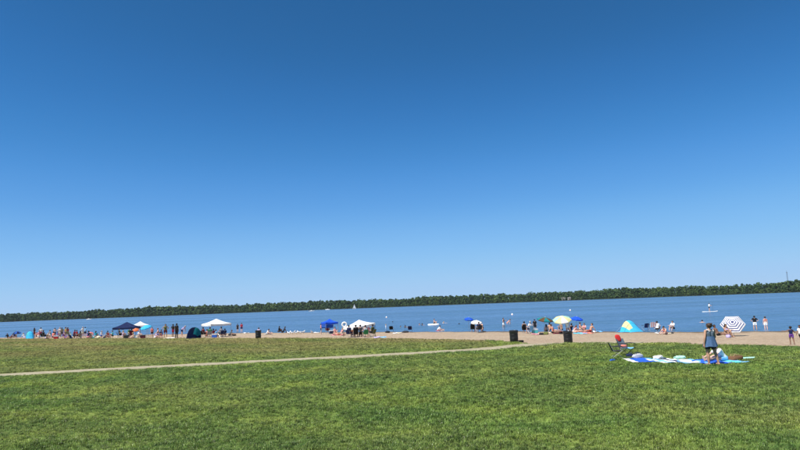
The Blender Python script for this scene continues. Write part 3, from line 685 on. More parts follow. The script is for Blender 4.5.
def umbrella(at, cols, rad, ht, tilt, tdir, label, n=8, rings=None, drop=.30, group='beach umbrellas'):
    e = empty('beach_umbrella', at); T = Matrix.Rotation(R(tdir), 4, 'Z') @ Matrix.Rotation(R(tilt), 4, 'X')
    hub = Vector((0, 0, ht*.62))
    def tp(p): return tuple(hub + T @ (Vector(p)))
    up = ht*.38
    put('pole', MB().tube([(0, 0, -.25), tuple(hub)], .016).tube([tuple(hub), tp((0, 0, up))], .014).mesh('pole'), metal('silver'), e)
    mb = MB(); prof = [(0, 0), (.25, -.02), (.5, -.10*1), (.75, -.42*.5), (.92, -.34), (1, -.42)]
    R_ = rings or [0, .2, .4, .6, .8, .93, 1]
    zf = lambda t: -(t**1.7)
    for k in range(n):
        a0, a1 = 2*math.pi*k/n, 2*math.pi*(k+1)/n
        for i in range(len(R_)-1):
            P = []
            for t in (R_[i], R_[i+1]):
                row = []
                for u in (0, .25, .5, .75, 1):
                    ca = (math.cos(a0)*(1-u)+math.cos(a1)*u, math.sin(a0)*(1-u)+math.sin(a1)*u); sag = .05*t*math.sin(math.pi*u)
                    row.append(tp((ca[0]*rad*t*(1-.02*math.sin(math.pi*u)), ca[1]*rad*t*(1-.02*math.sin(math.pi*u)), up+zf(t)*rad*drop*1.25-sag*rad*.4+.0)))
                P.append(row)
            mi = (i % len(cols)) if rings else (k % len(cols))
            mb.grid(P, mi)
        P = []
        for dz in (0, -.10):
            P.append([tp(((math.cos(a0)*(1-u)+math.cos(a1)*u)*rad, (math.sin(a0)*(1-u)+math.sin(a1)*u)*rad, up+zf(1)*rad*drop*1.25+dz)) for u in (0, .5, 1)])
        mb.grid(P, (len(R_)-2) % len(cols) if rings else k % len(cols))
    cn = put('canopy', mb.mesh('canopy'), [cloth(c, .28) for c in cols], e)
    for k in range(n):
        a = 2*math.pi*k/n
        put('rib', MB().tube([tp((0, 0, up-.03)), tp((math.cos(a)*rad*.55, math.sin(a)*rad*.55, up+zf(.55)*rad*drop*1.25-.03)), tp((math.cos(a)*rad, math.sin(a)*rad, up+zf(1)*rad*drop*1.25-.02))], .006, 5).mesh('rib'), metal('silver'), cn)
    put('finial', MB().tube([tp((0, 0, up-.01)), tp((0, 0, up+.05)), tp((0, 0, up+.09))], [.02, .022, .008], 7).mesh('finial'), plastic('white'), cn)
    return tag(e, label, 'umbrella', group)
def canopy(at, rz, col, half, eave, peak, label, tiltz=(0, 0, 0, 0), frame='silver'):
    e = empty('canopy_tent', at, R(rz)); C4 = [(-half, -half), (half, -half), (half, half), (-half, half)]
    cz = [eave+t for t in tiltz]; ctr = Vector((0, 0, sum(cz)/4+peak)); mb = MB()
    for k in range(4):
        a, b = Vector((*C4[k], cz[k])), Vector((*C4[(k+1) % 4], cz[(k+1) % 4])); P = []
        for t in np.linspace(0, 1, 7):
            row = []
            for u in np.linspace(0, 1, 7):
                p = a.lerp(b, u).lerp(ctr, t); p.z -= .10*math.sin(math.pi*t)*(1-t*.4)+.05*math.sin(math.pi*u)*(1-t); row.append(tuple(p))
            P.append(row)
        mb.grid(P)
        mid = lambda u, dz: tuple(a.lerp(b, u)+Vector((0, 0, -dz-.05*math.sin(math.pi*u)+.02*math.sin(u*25)*(dz > 0)))+Vector(((a+b).x, (a+b).y, 0)).normalized()*.006)
        mb.grid([[mid(u, .22) for u in np.linspace(0, 1, 15)], [mid(u, 0) for u in np.linspace(0, 1, 15)]])
    put('roof', mb.mesh('roof'), cloth(col, .22), e)
    fm = metal(frame)
    for k in range(4):
        x, y = C4[k]; put('leg', MB().box((x*.985, y*.985, cz[k]/2-.06), (.035, .035, cz[k]+.06)).mesh('leg'), fm, e)
        put('foot_plate', MB().box((x*.985, y*.985, .012), (.12, .12, .02)).mesh('foot'), fm, e)
        x2, y2 = C4[(k+1) % 4]; a = Vector((x*.97, y*.97, cz[k]-.10)); b = Vector((x2*.97, y2*.97, cz[(k+1) % 4]-.10)); m_ = a.lerp(b, .5)
        put('truss', MB().tube([tuple(a), tuple(m_-Vector((0, 0, .22))), tuple(b)], .011, 5).tube([tuple(a-Vector((0, 0, .22))), tuple(m_), tuple(b-Vector((0, 0, .22)))], .011, 5).mesh('truss'), fm, e)
    return tag(e, label, 'canopy', 'shade canopies')
def popup(at, rz, cols, wd, dp, ht, label, win=None, pk=False):
    """half-dome beach tent, open towards local -Y when not closed; cols = (shell, panel)"""
    e = empty('beach_tent', at, R(rz)); nu, nv_ = 17, 9
    def pt(u, v):                 # u 0..1 left to right along the arch, v 0..1 front hoop to back
        a = math.pi*u; q = math.cos(v*math.pi/2); ex = math.copysign(abs(math.cos(a))**.85, math.cos(a))
        return (-wd/2*ex*(1-.28*v), -dp*.5+dp*v, max(0.0, ht*((1-abs(math.cos(a))**1.7) if pk else math.sin(a)**.8)*(1-v**2.2)*(.86+.14*math.cos(v*3))))
    mb = MB(); P = [[pt(u, v) for u in np.linspace(0, 1, nu)] for v in np.linspace(0, 1, nv_)]
    for i in range(nv_-1):
        for j in range(nu-1):
            mb.add([P[i][j], P[i][j+1], P[i+1][j+1], P[i+1][j]], [(0, 1, 2, 3)], 1 if win and win[0] <= (j+.5)/(nu-1) <= win[1] and (i+.5)/(nv_-1) <= win[2] else 0)
    me = mb.mesh('shell', False); bm = bmesh.new(); bm.from_mesh(me); bmesh.ops.remove_doubles(bm, verts=bm.verts[:], dist=1e-4); bm.to_mesh(me); bm.free(); shade(me, 60)
    sh_ = put('shell', me, [cloth(cols[0], .35), cloth(cols[1], .35)], e)
    for v in (0, .45): put('hoop', MB().tube([tuple(Vector(pt(u, v))*1.004+Vector((0, 0, .006))) for u in np.linspace(0, 1, nu)], .010, 5).mesh('hoop'), plastic('black'), sh_)
    put('floor', MB().box((0, 0, .012), (wd*.92, dp*.85, .012)).mesh('floor'), cloth('navy'), e)
    fl = MB(); fl.sheet([[(x, y, .03+.02*math.sin(x*9)*math.sin(y*7)) for x in np.linspace(-wd*.42, wd*.42, 9)] for y in np.linspace(-dp*.5-.55, -dp*.5+.0, 4)], .01); put('front_flap', fl.mesh('flap'), cloth(cols[0]), e)
    for sx in (-1, 1): put('guy_line', MB().tube([(sx*wd*.40, -dp*.3, ht*.6), (sx*wd*.68, -dp*.55, .0)], .004, 4).mesh('line'), cloth('white'), e)
    return tag(e, label, 'tent', 'pop-up beach tents')
def towel(at, rz, cols, wd, ln, label, lift=.012, rumple=.012, group='towels and blankets', fringe=False):
    e = None; nx, ny = 25, 13; sd_ = random.random()*9; mb = MB()
    P = [[(x, y, lift+rumple*(math.sin(x*7+sd_)*math.sin(y*5+sd_*2)+.5*math.sin(x*13-y*9+sd_)+.8)) for x in np.linspace(-wd/2, wd/2, nx)] for y in np.linspace(-ln/2, ln/2, ny)]
    r, c = ny, nx; mb.sheet(P, .010)
    me = mb.mesh('towel')
    while len(me.materials) < len(cols): me.materials.append(None)
    for p in me.polygons: p.material_index = min(len(cols)-1, int((p.center.x/wd+.5)*.9999*len(cols)))
    o = put('towel', me, [cloth(k) for k in cols]); o.location = at; o.rotation_euler.z = R(rz)
    return tag(o, label, 'towel', group)
def cooler(at, rz, body_c, lid_c, label, s=1.0):
    e = empty('cooler', at, R(rz)); e.scale = (s, s, s)
    put('body', cached('cool_b', lambda: MB().box((0, 0, .16), (.56, .34, .32), bev=.025).mesh('body')), plastic(body_c), e)
    put('lid', cached('cool_l', lambda: MB().box((0, 0, .355), (.59, .37, .06), bev=.02).mesh('lid')), plastic(lid_c), e)
    put('handle', cached('cool_h', lambda: MB().tube([(-.31, 0, .22), (-.33, 0, .46), (.33, 0, .46), (.31, 0, .22)], .012).mesh('handle')), plastic(lid_c), e)
    return tag(e, label, 'cooler', 'coolers')
def lump(seed, d, sq=.6, fold=0.0):
    bm = bmesh.new(); bmesh.ops.create_icosphere(bm, subdivisions=4 if fold else 3, radius=1)
    r = random.Random(seed); k = [(U(r.uniform(-1, 1), r.uniform(-1, 1), r.uniform(-1, 1)), r.uniform(2, 6), r.uniform(0, 6)) for _ in range(6)]
    for v in bm.verts:
        p = v.co.copy(); m_ = 1+sum(.055*math.sin(p.dot(a)*f+ph) for a, f, ph in k)
        p = Vector([math.copysign(abs(c)**sq, c) for c in p])*m_
        if fold: p *= 1+fold*sum(abs(math.sin(v.co.dot(a)*f*2.3+ph)) for a, f, ph in k[:4])-fold*2
        v.co = Vector((p.x*d[0]/2, p.y*d[1]/2, max(-.02, p.z*d[2]*.5+d[2]*.45)))
    me = bpy.data.meshes.new('lump'); bm.to_mesh(me); bm.free(); me.materials.append(None); shade(me, 60); return me
def bag(at, rz, c, d, label, seed=1, strap=True, c2=None):
    e = empty('bag', at, R(rz)); put('bag_body', lump(seed, d), cloth(c), e)
    if strap:
        for sy in (-.28, .28): put('strap', MB().tube([(-d[0]*.25, d[1]*sy, d[2]*.75), (-d[0]*.2, d[1]*sy, d[2]*1.18), (d[0]*.2, d[1]*sy, d[2]*1.2), (d[0]*.25, d[1]*sy, d[2]*.75)], .012, 5).mesh('strap'), cloth(c2 or c), e)
    put('flap', MB().box((0, 0, d[2]*.90), (d[0]*.7, d[1]*.10, .02), bev=.006).mesh('flap'), cloth(c2 or c), e)
    return tag(e, label, 'bag', 'bags')
def trash(at, label, rz=0):
    e = empty('trash_barrel', at, R(rz)); H = .80
    prof = [(.0, .01), (.27, .01), (.285, .03), (.285, .25), (.300, .265), (.300, .285), (.285, .30), (.288, .52), (.303, .535), (.303, .555), (.288, .57), (.29, H-.02), (.305, H-.012), (.305, H), (.27, H), (.262, .12), (0, .12)]
    put('barrel', cached('bar', lambda: MB().lathe(prof, 24).mesh('barrel')), plastic('black'), e)
    lp = [(.30, H-.16), (.315, H-.14), (.316, H-.02), (.312, H+.015), (.285, H+.022), (.255, H-.03), (.24, H-.25)]
    put('liner', MB().lathe(lp, 26, 0, .022).mesh('liner'), mat('black_liner', (.02, .02, .023), .3, .5, .2, 12), e)
    put('rubbish', lump(random.randint(0, 99), (.40, .40, .22)), cloth('charcoal'), e).location = (0, 0, H-.24)
    return tag(e, label, 'trash can', 'black trash barrels')
# ------------------------------------------------------------------ things on the lawn
G = on_ground
def W(px, py): return on_plane(px, py, WATER)
BLOCK = []
def block(p, rx, ry): BLOCK.append((p.x-rx, p.x+rx, p.y-ry, p.y+ry))
for (px, py, cols, wd, ln, rz, lab) in (
        (641.5, 361.0, ['white', 'royal', 'royal', 'royal', 'sky'], 1.22, 1.75, -6, 'royal blue towel with white end lying on grass beside folding chairs'),
        (667, 361.6, ['white', 'sky', 'white', 'navy', 'white'], 1.10, 1.65, 4, 'white, sky blue and navy striped towel lying on grass'),
        (689, 362.2, ['sky', 'white', 'white', 'sky'], .95, 1.65, -3, 'pale blue and white towel lying on grass beside striped towel'),
        (708, 362.6, ['royal', 'blue', 'royal'], 1.05, 1.7, 5, 'plain deep blue towel behind the standing woman with flared top')):
    p = G(px, py); towel(p, rz, cols, wd, ln, lab, .035, .016); block(p, wd/2-.03, ln/2-.05)
p = G(612.5, 361.3); bag(p, 20, 'blue', (.26, .18, .10), 'small flat blue pouch lying alone on the grass', 4, False); block(p, .1, .07)
camp_chair(G(617.5, 357.6), 78, 'black', 'charcoal', 'black folding camp chair on grass, empty, lower of the pair', 'silver', .86)
rc_ = camp_chair(G(627.5, 355.6), 32, 'slate', 'sky', 'folding chair on grass with red headrest and pale blue seat', 'charcoal', .98)
hr_ = put('headrest', lump(3, (.31, .13, .36), .75), cloth('red'), rc_); hr_.location = (0, .415, .70); hr_.rotation_euler = (R(-22), 0, 0)
cu_ = put('cushion', lump(5, (.40, .14, .16), .7), cloth('coral'), rc_); cu_.location = (0, .17, .38)
p = G(638, 358.8); bag(p, 10, 'silver', (.50, .30, .24), 'pale grey bag with navy strap on blue towel near two folding chairs', 8, True, 'navy')
p = G(630.5, 357.5); bag(p, -20, 'navy', (.34, .26, .18), 'navy bag on grass beside chair with red headrest', 12)
p = G(658.5, 360.2); p.z += .04; o = tag(put('towel_bundle', lump(21, (.40, .28, .17), .8, .13), cloth('white'), None, p, .4), 'crumpled white cloth bundle on the striped towel', 'cloth', 'bundles on the towels')
p = G(664, 360.6); p.z += .04; tag(put('towel_bundle', lump(25, (.24, .2, .11), .8, .13), cloth('slate'), None, p, .9), 'small slate grey cloth bundle on the striped towel', 'cloth', 'bundles on the towels')
p = G(680, 360.0); p.z += .04; tag(put('towel_bundle', lump(23, (.42, .26, .15), .8, .13), cloth('mint'), None, p, -.3), 'mint green folded cloth bundle on the pale blue towel', 'cloth', 'bundles on the towels')
# the standing woman
pw = G(712.3, 365.2)
wm = person(pw, 'woman', 196, 1.72, 'tan', 'brown', ('tank', 'slate'), ('shorts', 'charcoal'), '', 'bun', True, 'standing woman in flared blue top and dark shorts on the grass', 'people on the lawn')
wm.scale = (1.17, 1.12, 1.01)
def skirt():
    mb = MB(); rows = []; B = body('woman', True, False, True); z0 = -B['info']['z0']
    for k in np.linspace(0, 1, 9):
        z = z0+.235-.40*k; rx = .178+.085*k**1.1; ry = .135+.075*k**1.1
        rows.append([(rx*math.cos(a)*(1+.05*k*math.sin(a*9)), ry*math.sin(a)*(1+.06*k*math.sin(a*9)), z+.012*k*math.sin(a*5)) for a in np.linspace(0, 2*math.pi, 49)])
    mb.grid(rows[::-1]); mb.grid([[(x*.97, y*.97, z) for x, y, z in r] for r in rows])
    return mb.mesh('flared_hem')
put('flared_hem', skirt(), cloth('denim'), wm)
for sx in (-1, 1):
    i_ = body('woman', True, False, True)['info']; nb = i_['nb']
    put('strap', MB().tube([nb+Vector((sx*.085, -.112, -.07)), nb+Vector((sx*.095, -.075, -.005)), nb+Vector((sx*.09, .02, .012)), nb+Vector((sx*.085, .10, -.06))], .011, 6).mesh('strap'), cloth('white'), wm)
p = G(724.5, 361.4); person(p, 'sitfwd', -82, 1.70, 'fair', 'brown', ('tee', 'white'), ('shorts', 'sky'), '', 'short', True, 'person in white t-shirt leaning forward, sitting behind standing woman', 'people on the lawn', .035); block(p, .3, .3)
towel(G(727, 361.6), 8, ['sky', 'turquoise', 'sky'], .95, 1.5, 'turquoise striped towel under the leaning person in white t-shirt', .03, .014); block(G(727, 361.6), .42, .65)
p = G(735.5, 360.6); bag(p, 12, 'brown', (.62, .34, .22), 'brown duffel bag with tan straps on grass beside pale green board', 17, True, 'tan'); block(p, .26, .15)
def board():
    mb = MB(); P = []
    for k in np.linspace(-1, 1, 15):
        wv = .27*max(.02, 1-abs(k)**3.2)**.6; P.append([(k*.55, u*wv, .06+.03*k*k-.008*abs(u)) for u in np.linspace(-1, 1, 7)])
    mb.sheet(P, .045); return mb.mesh('bodyboard')
p = G(741.5, 359.2); tag(put('bodyboard', board(), plastic('mint'), None, p, R(-6)), 'pale green bodyboard lying flat on grass beside brown duffel bag', 'bodyboard'); block(p, .5, .2)
# bins
trash(G(514.2, 342.2), 'black trash barrel where the gravel path meets the sand', 15); p = G(521, 342.3); bag(p, 0, 'black', (.42, .3, .16), 'flat black sack lying at the foot of a trash barrel', 31, False)
trash(G(568.4, 343.2), 'black trash barrel at lawn edge in front of pale green umbrella', 70)
trash(G(258.3, 338.3), 'black trash barrel at lawn edge near the white peaked canopy', 130)

# ------------------------------------------------------------------ shade canopies, tents, umbrellas
canopy(G(216.3, 336.6), 43, 'white', 1.36, 1.62, .62, 'white peaked canopy on thin legs over seated people beside blue tent')
canopy(G(359.4, 336.4), 35, 'white', 1.22, 1.10, .50, 'low white canopy tipped towards the lawn over seated people', (-.08, .26, .42, -.12), 'charcoal')
canopy(G(126.5, 337.6), 12, 'navy', 1.48, 1.42, .72, 'navy blue peaked canopy standing in front of smaller white canopy', frame='charcoal')
canopy(G(140, 336.3), 20, 'white', 1.12, 1.70, .55, 'small white canopy rising behind the navy canopy')
cb_ = canopy(G(329.8, 334.2), 28, 'royal', .82, 1.50, .42, 'small bright blue shade canopy with hanging side wall')
mbw = MB(); mbw.grid([[(x, .80, z+.02*math.sin(x*9)) for x in np.linspace(-.8, .8, 9)] for z in (.75, 1.0, 1.4)]); mbw.grid([[(-.80, y, z) for y in np.linspace(-.8, .8, 9)] for z in (.9, 1.1, 1.4)])
put('side_wall', mbw.mesh('side_wall'), cloth('blue', .22), cb_)
popup(G(192.5, 338.2), 35, ('navy', 'teal'), 1.55, 1.3, 1.22, 'dark blue pop-up tent with teal panel beside white peaked canopy', (.55, .95, .7))
popup(G(633.0, 331.7), 196, ('cyan', 'lemon'), 2.25, 1.3, 1.16, 'turquoise pop-up tent with pale yellow panel at the waterline', (.54, .74, .70), True)
popup(G(30.0, 338.7), 215, ('cyan', 'turquoise'), 1.1, 1.1, 1.10, 'bright cyan pop-up tent at the edge of the packed crowd', (.6, .9, .5))
umbrella(G(734.0, 336.0), ['indigo', 'white'], 0.88, 1.28, 50, -30, 'white umbrella with navy rings tipped over on the sand', 6, [0, .13, .24, .32, .44, .52, .65, .72, .85, .92, 1.0], .28)
umbrella(G(545.3, 332.6), ['brown', 'teal'], .84, 1.62, 14, 25, 'brown and teal umbrella beside the pale green umbrella', drop=.24)
umbrella(G(563.0, 332.4), ['mint', 'lemon', 'white', 'lemon'], .98, 1.72, 22, -20, 'pale green and yellow umbrella among sunbathers', drop=.30)
umbrella(G(577.0, 331.4), ['royal'], .68, 1.62, 12, 30, 'plain bright blue umbrella behind the pale green umbrella', drop=.3)
umbrella(G(476.8, 332.2), ['white'], .68, 1.40, 12, 10, 'white umbrella over dark folding chairs on open sand', drop=.30)
umbrella(G(469.0, 331.6), ['royal', 'blue'], .58, 1.75, 14, 20, 'bright blue umbrella behind the white umbrella', drop=.3)
umbrella(G(146.5, 337.5), ['cyan'], .72, 1.66, 20, -30, 'cyan blue umbrella next to the small white canopy', drop=.34)
umbrella(G(17.0, 338.0), ['navy', 'blue'], .62, 1.18, 10, 25, 'low dark blue umbrella on the far strip of sand', drop=.35)
umbrella(G(136.0, 337.9), ['orange', 'coral'], .40, 1.30, 25, 10, 'small orange parasol between navy canopy and cyan umbrella', drop=.4)
umbrella(G(90.0, 338.2), ['pink', 'coral'], .45, .78, 40, 15, 'low pink parasol tipped over in the packed crowd', drop=.3)
# swim ring hung on a stick by the low canopy
e = empty('swim_ring', G(344.6, 335.6))
mbr = MB(); nr_, ns_ = 28, 12
for k in range(nr_):
    pass
Pg = [[((.24+.085*math.cos(2*math.pi*j/ns_))*math.cos(2*math.pi*k/nr_), .085*math.sin(2*math.pi*j/ns_), 1.22+(.24+.085*math.cos(2*math.pi*j/ns_))*math.sin(2*math.pi*k/nr_)) for j in range(ns_+1)] for k in range(nr_+1)]
mbr.grid(Pg); put('ring', mbr.mesh('ring'), plastic('white'), e); put('valve', MB().tube([(0.1, -.1, 1.42), (.11, -.125, 1.44)], .012).mesh('valve'), plastic('navy'), e)
put('stake', MB().tube([(0, .02, -.2), (0, .02, 1.47)], .018).mesh('stake'), mat('wood_stake', (.16, .1, .06)), e)
tag(e, 'white inflatable swim ring on a stake beside the low white canopy', 'swim ring')

# ------------------------------------------------------------------ folding chairs, coolers, bags, towels on the sand
for px, py, f, c1, c2, s, lab in (
        (77.0, 338.8, 100, 'crimson', 'maroon', 1.0, 'dark red folding chair in the packed crowd'), (43.5, 339.0, 150, 'black', 'black', 1.0, 'black folding chair beside the cyan pop-up tent'),
        (119.5, 338.0, 120, 'charcoal', 'black', 1.0, 'charcoal folding chair under the navy canopy'), (131.5, 337.6, 200, 'maroon', 'black', .95, 'maroon folding chair under the navy canopy'),
        (203.5, 337.2, 150, 'black', 'black', .95, 'black folding chair under the white peaked canopy'), (210.0, 337.4, 190, 'grey', 'charcoal', .95, 'grey folding chair under the white peaked canopy'), (221.0, 336.9, 230, 'navy', 'navy', .95, 'navy folding chair under the white peaked canopy'),
        (349.5, 337.2, 150, 'navy', 'navy', .9, 'navy folding chair under the low white canopy'), (356.0, 337.6, 185, 'black', 'black', .9, 'black folding chair under the low white canopy'), (365.5, 337.5, 200, 'green', 'green', .9, 'dark green folding chair under the low white canopy'), (372.5, 336.8, 235, 'olive', 'charcoal', .9, 'olive folding chair under the low white canopy'),
        (327.8, 333.2, 170, 'maroon', 'navy', 1.0, 'maroon folding chair under the small bright blue canopy'),
        (391.5, 332.0, 175, 'black', 'black', .95, 'empty black folding chair on open sand beside dark heap of clothes'), (410.2, 332.3, 175, 'navy', 'black', .95, 'empty navy folding chair on open sand facing the lake'),
        (473.0, 332.2, 170, 'black', 'teal', 1.0, 'black folding chair with teal seat under the white umbrella'), (479.0, 332.6, 200, 'charcoal', 'navy', 1.0, 'charcoal folding chair under the white umbrella'),
        (645.8, 330.9, 185, 'navy', 'navy', .95, 'navy folding chair beside the turquoise pop-up tent'), (524.8, 333.0, 160, 'black', 'navy', .9, 'black folding chair beside the turquoise cooler'),
        (530.5, 333.4, 200, 'sky', 'slate', .9, 'pale blue folding chair beside the turquoise cooler')):
    camp_chair(G(px, py), f, c1, c2, lab, 'silver', s)
# striped chair by the turquoise tent
ch = camp_chair(G(652.5, 331.2), 176, 'pink', 'navy', 'pink and white striped folding chair beside navy chair at the waterline', 'silver', 1.12)
bk = [c for c in ch.children if c.name.startswith('backrest')][0]
bm_ = bk.data.copy(); bk.data = bm_
while len(bm_.materials) < 2: bm_.materials.append(None)
for q in bm_.polygons: q.material_index = int((q.center.x+.25)/.5*5.99) % 2
for i, c in enumerate(('coral', 'white')): bk.material_slots[i].link = 'OBJECT'; bk.material_slots[i].material = cloth(c)
for px, py, rz, a, b_, lab in ((535.0, 333.2, 10, 'turquoise', 'white', 'turquoise cooler with white lid beside black folding chair'), (143.0, 338.3, 20, 'maroon', 'black', 'dark red cooler with black lid under the cyan umbrella'), (126.5, 338.3, -10, 'black', 'charcoal', 'black cooler under the navy canopy'),
        (331.5, 333.6, 30, 'navy', 'white', 'navy cooler with white lid under the small bright blue canopy'), (214.5, 337.5, 5, 'blue', 'white', 'blue cooler with white lid under the white peaked canopy'), (56.0, 338.8, 15, 'red', 'white', 'red cooler with white lid in the packed crowd')):
    cooler(G(px, py), rz, a, b_, lab)
for k, (px, py, c, d, lab) in enumerate(((405.5, 332.6, 'charcoal', (.75, .45, .22), 'charcoal bag on open sand beside the empty navy folding chair'), (387.5, 332.7, 'black', (.6, .4, .2), 'black bag on open sand beside the empty black folding chair'),
        (466.3, 330.8, 'black', (.7, .5, .55), 'upright black backpack on sand near the white umbrella'), (546.0, 334.6, 'olive', (.8, .5, .26), 'olive duffel bag on sand near brown and teal umbrella'), (541.5, 334.8, 'black', (.45, .35, .18), 'black pouch on sand near brown and teal umbrella'),
        (234.0, 335.6, 'black', (.7, .4, .16), 'flat black shape added as shadow on sand beside a leg of white canopy'), (672.5, 333.7, 'charcoal', (.24, .18, .12), 'small charcoal pouch alone on sand near the pink sitter'), (66.0, 338.6, 'purple', (.5, .35, .3), 'purple beach bag in the packed crowd'), (98.5, 338.3, 'cream', (.45, .35, .3), 'cream beach bag between packed crowd and navy canopy'),  # flat black lump by the white canopy leg stands in for its shadow
        (728.5, 337.6, 'lilac', (.5, .3, .2), 'lilac beach bag in front of ringed umbrella'))):
    bag(G(px, py), 25*k, c, d, lab, 40+k)
for px, py, cols, wd, ln, rz, lab in ((566.5, 332.4, ['sky', 'blue'], 1.1, 1.8, 15, 'blue towel under the pale green umbrella'), (579.5, 333.6, ['cyan', 'sky'], .9, 1.8, 8, 'cyan towel among the sunbathers'), (558.5, 333.7, ['maroon', 'black'], 1.1, 1.4, -5, 'maroon and black blanket among the sunbathers'),
        (551.0, 332.6, ['cream', 'lemon'], 1.0, 1.7, 5, 'pale yellow towel beside the maroon blanket'), (538.5, 334.4, ['pink', 'white'], 1.0, 1.5, 12, 'pink and white towel near the turquoise cooler'), (586.5, 333.3, ['pink', 'coral'], 1.0, 1.8, 0, 'pink towel beside the cyan towel'),
        (453.0, 330.9, ['white', 'pink', 'white'], 1.4, 1.6, 5, 'white and pink towel near the upright black backpack'), (440.0, 331.1, ['pink', 'cream'], 1.1, 1.5, 12, 'pink and cream towel near the waterline'), (337.5, 335.2, ['pink', 'coral', 'pink'], 1.4, 1.6, 20, 'wide pink blanket beside small bright blue canopy'),
        (397.0, 333.3, ['white', 'cream'], 1.0, 1.5, 0, 'white towel between the empty folding chairs'), (596.5, 331.8, ['white', 'sky'], .9, 1.4, 0, 'white towel alone near the waterline'), (664.0, 333.6, ['white', 'cream'], .9, 1.6, 8, 'cream towel under the pink sitter'),
        (380.0, 337.5, ['lilac', 'sky'], 1.2, 1.4, 6, 'lilac towel beside the low white canopy'), (246.0, 333.0, ['white', 'silver'], .9, 1.3, 0, 'white towel at the waterline near standing bathers'), (170.0, 338.2, ['cream', 'white'], 1.0, 1.5, 0, 'cream towel near dark blue pop-up tent'),
        (317.0, 332.7, ['white', 'silver'], 1.0, 1.5, 0, 'white towel beside the small bright blue canopy'), (268.0, 334.2, ['silver', 'white'], 1.0, 1.6, 10, 'grey and white towel under the person in white near the trash barrel')):
    towel(G(px, py), rz, cols, wd, ln, lab, .02, .03)

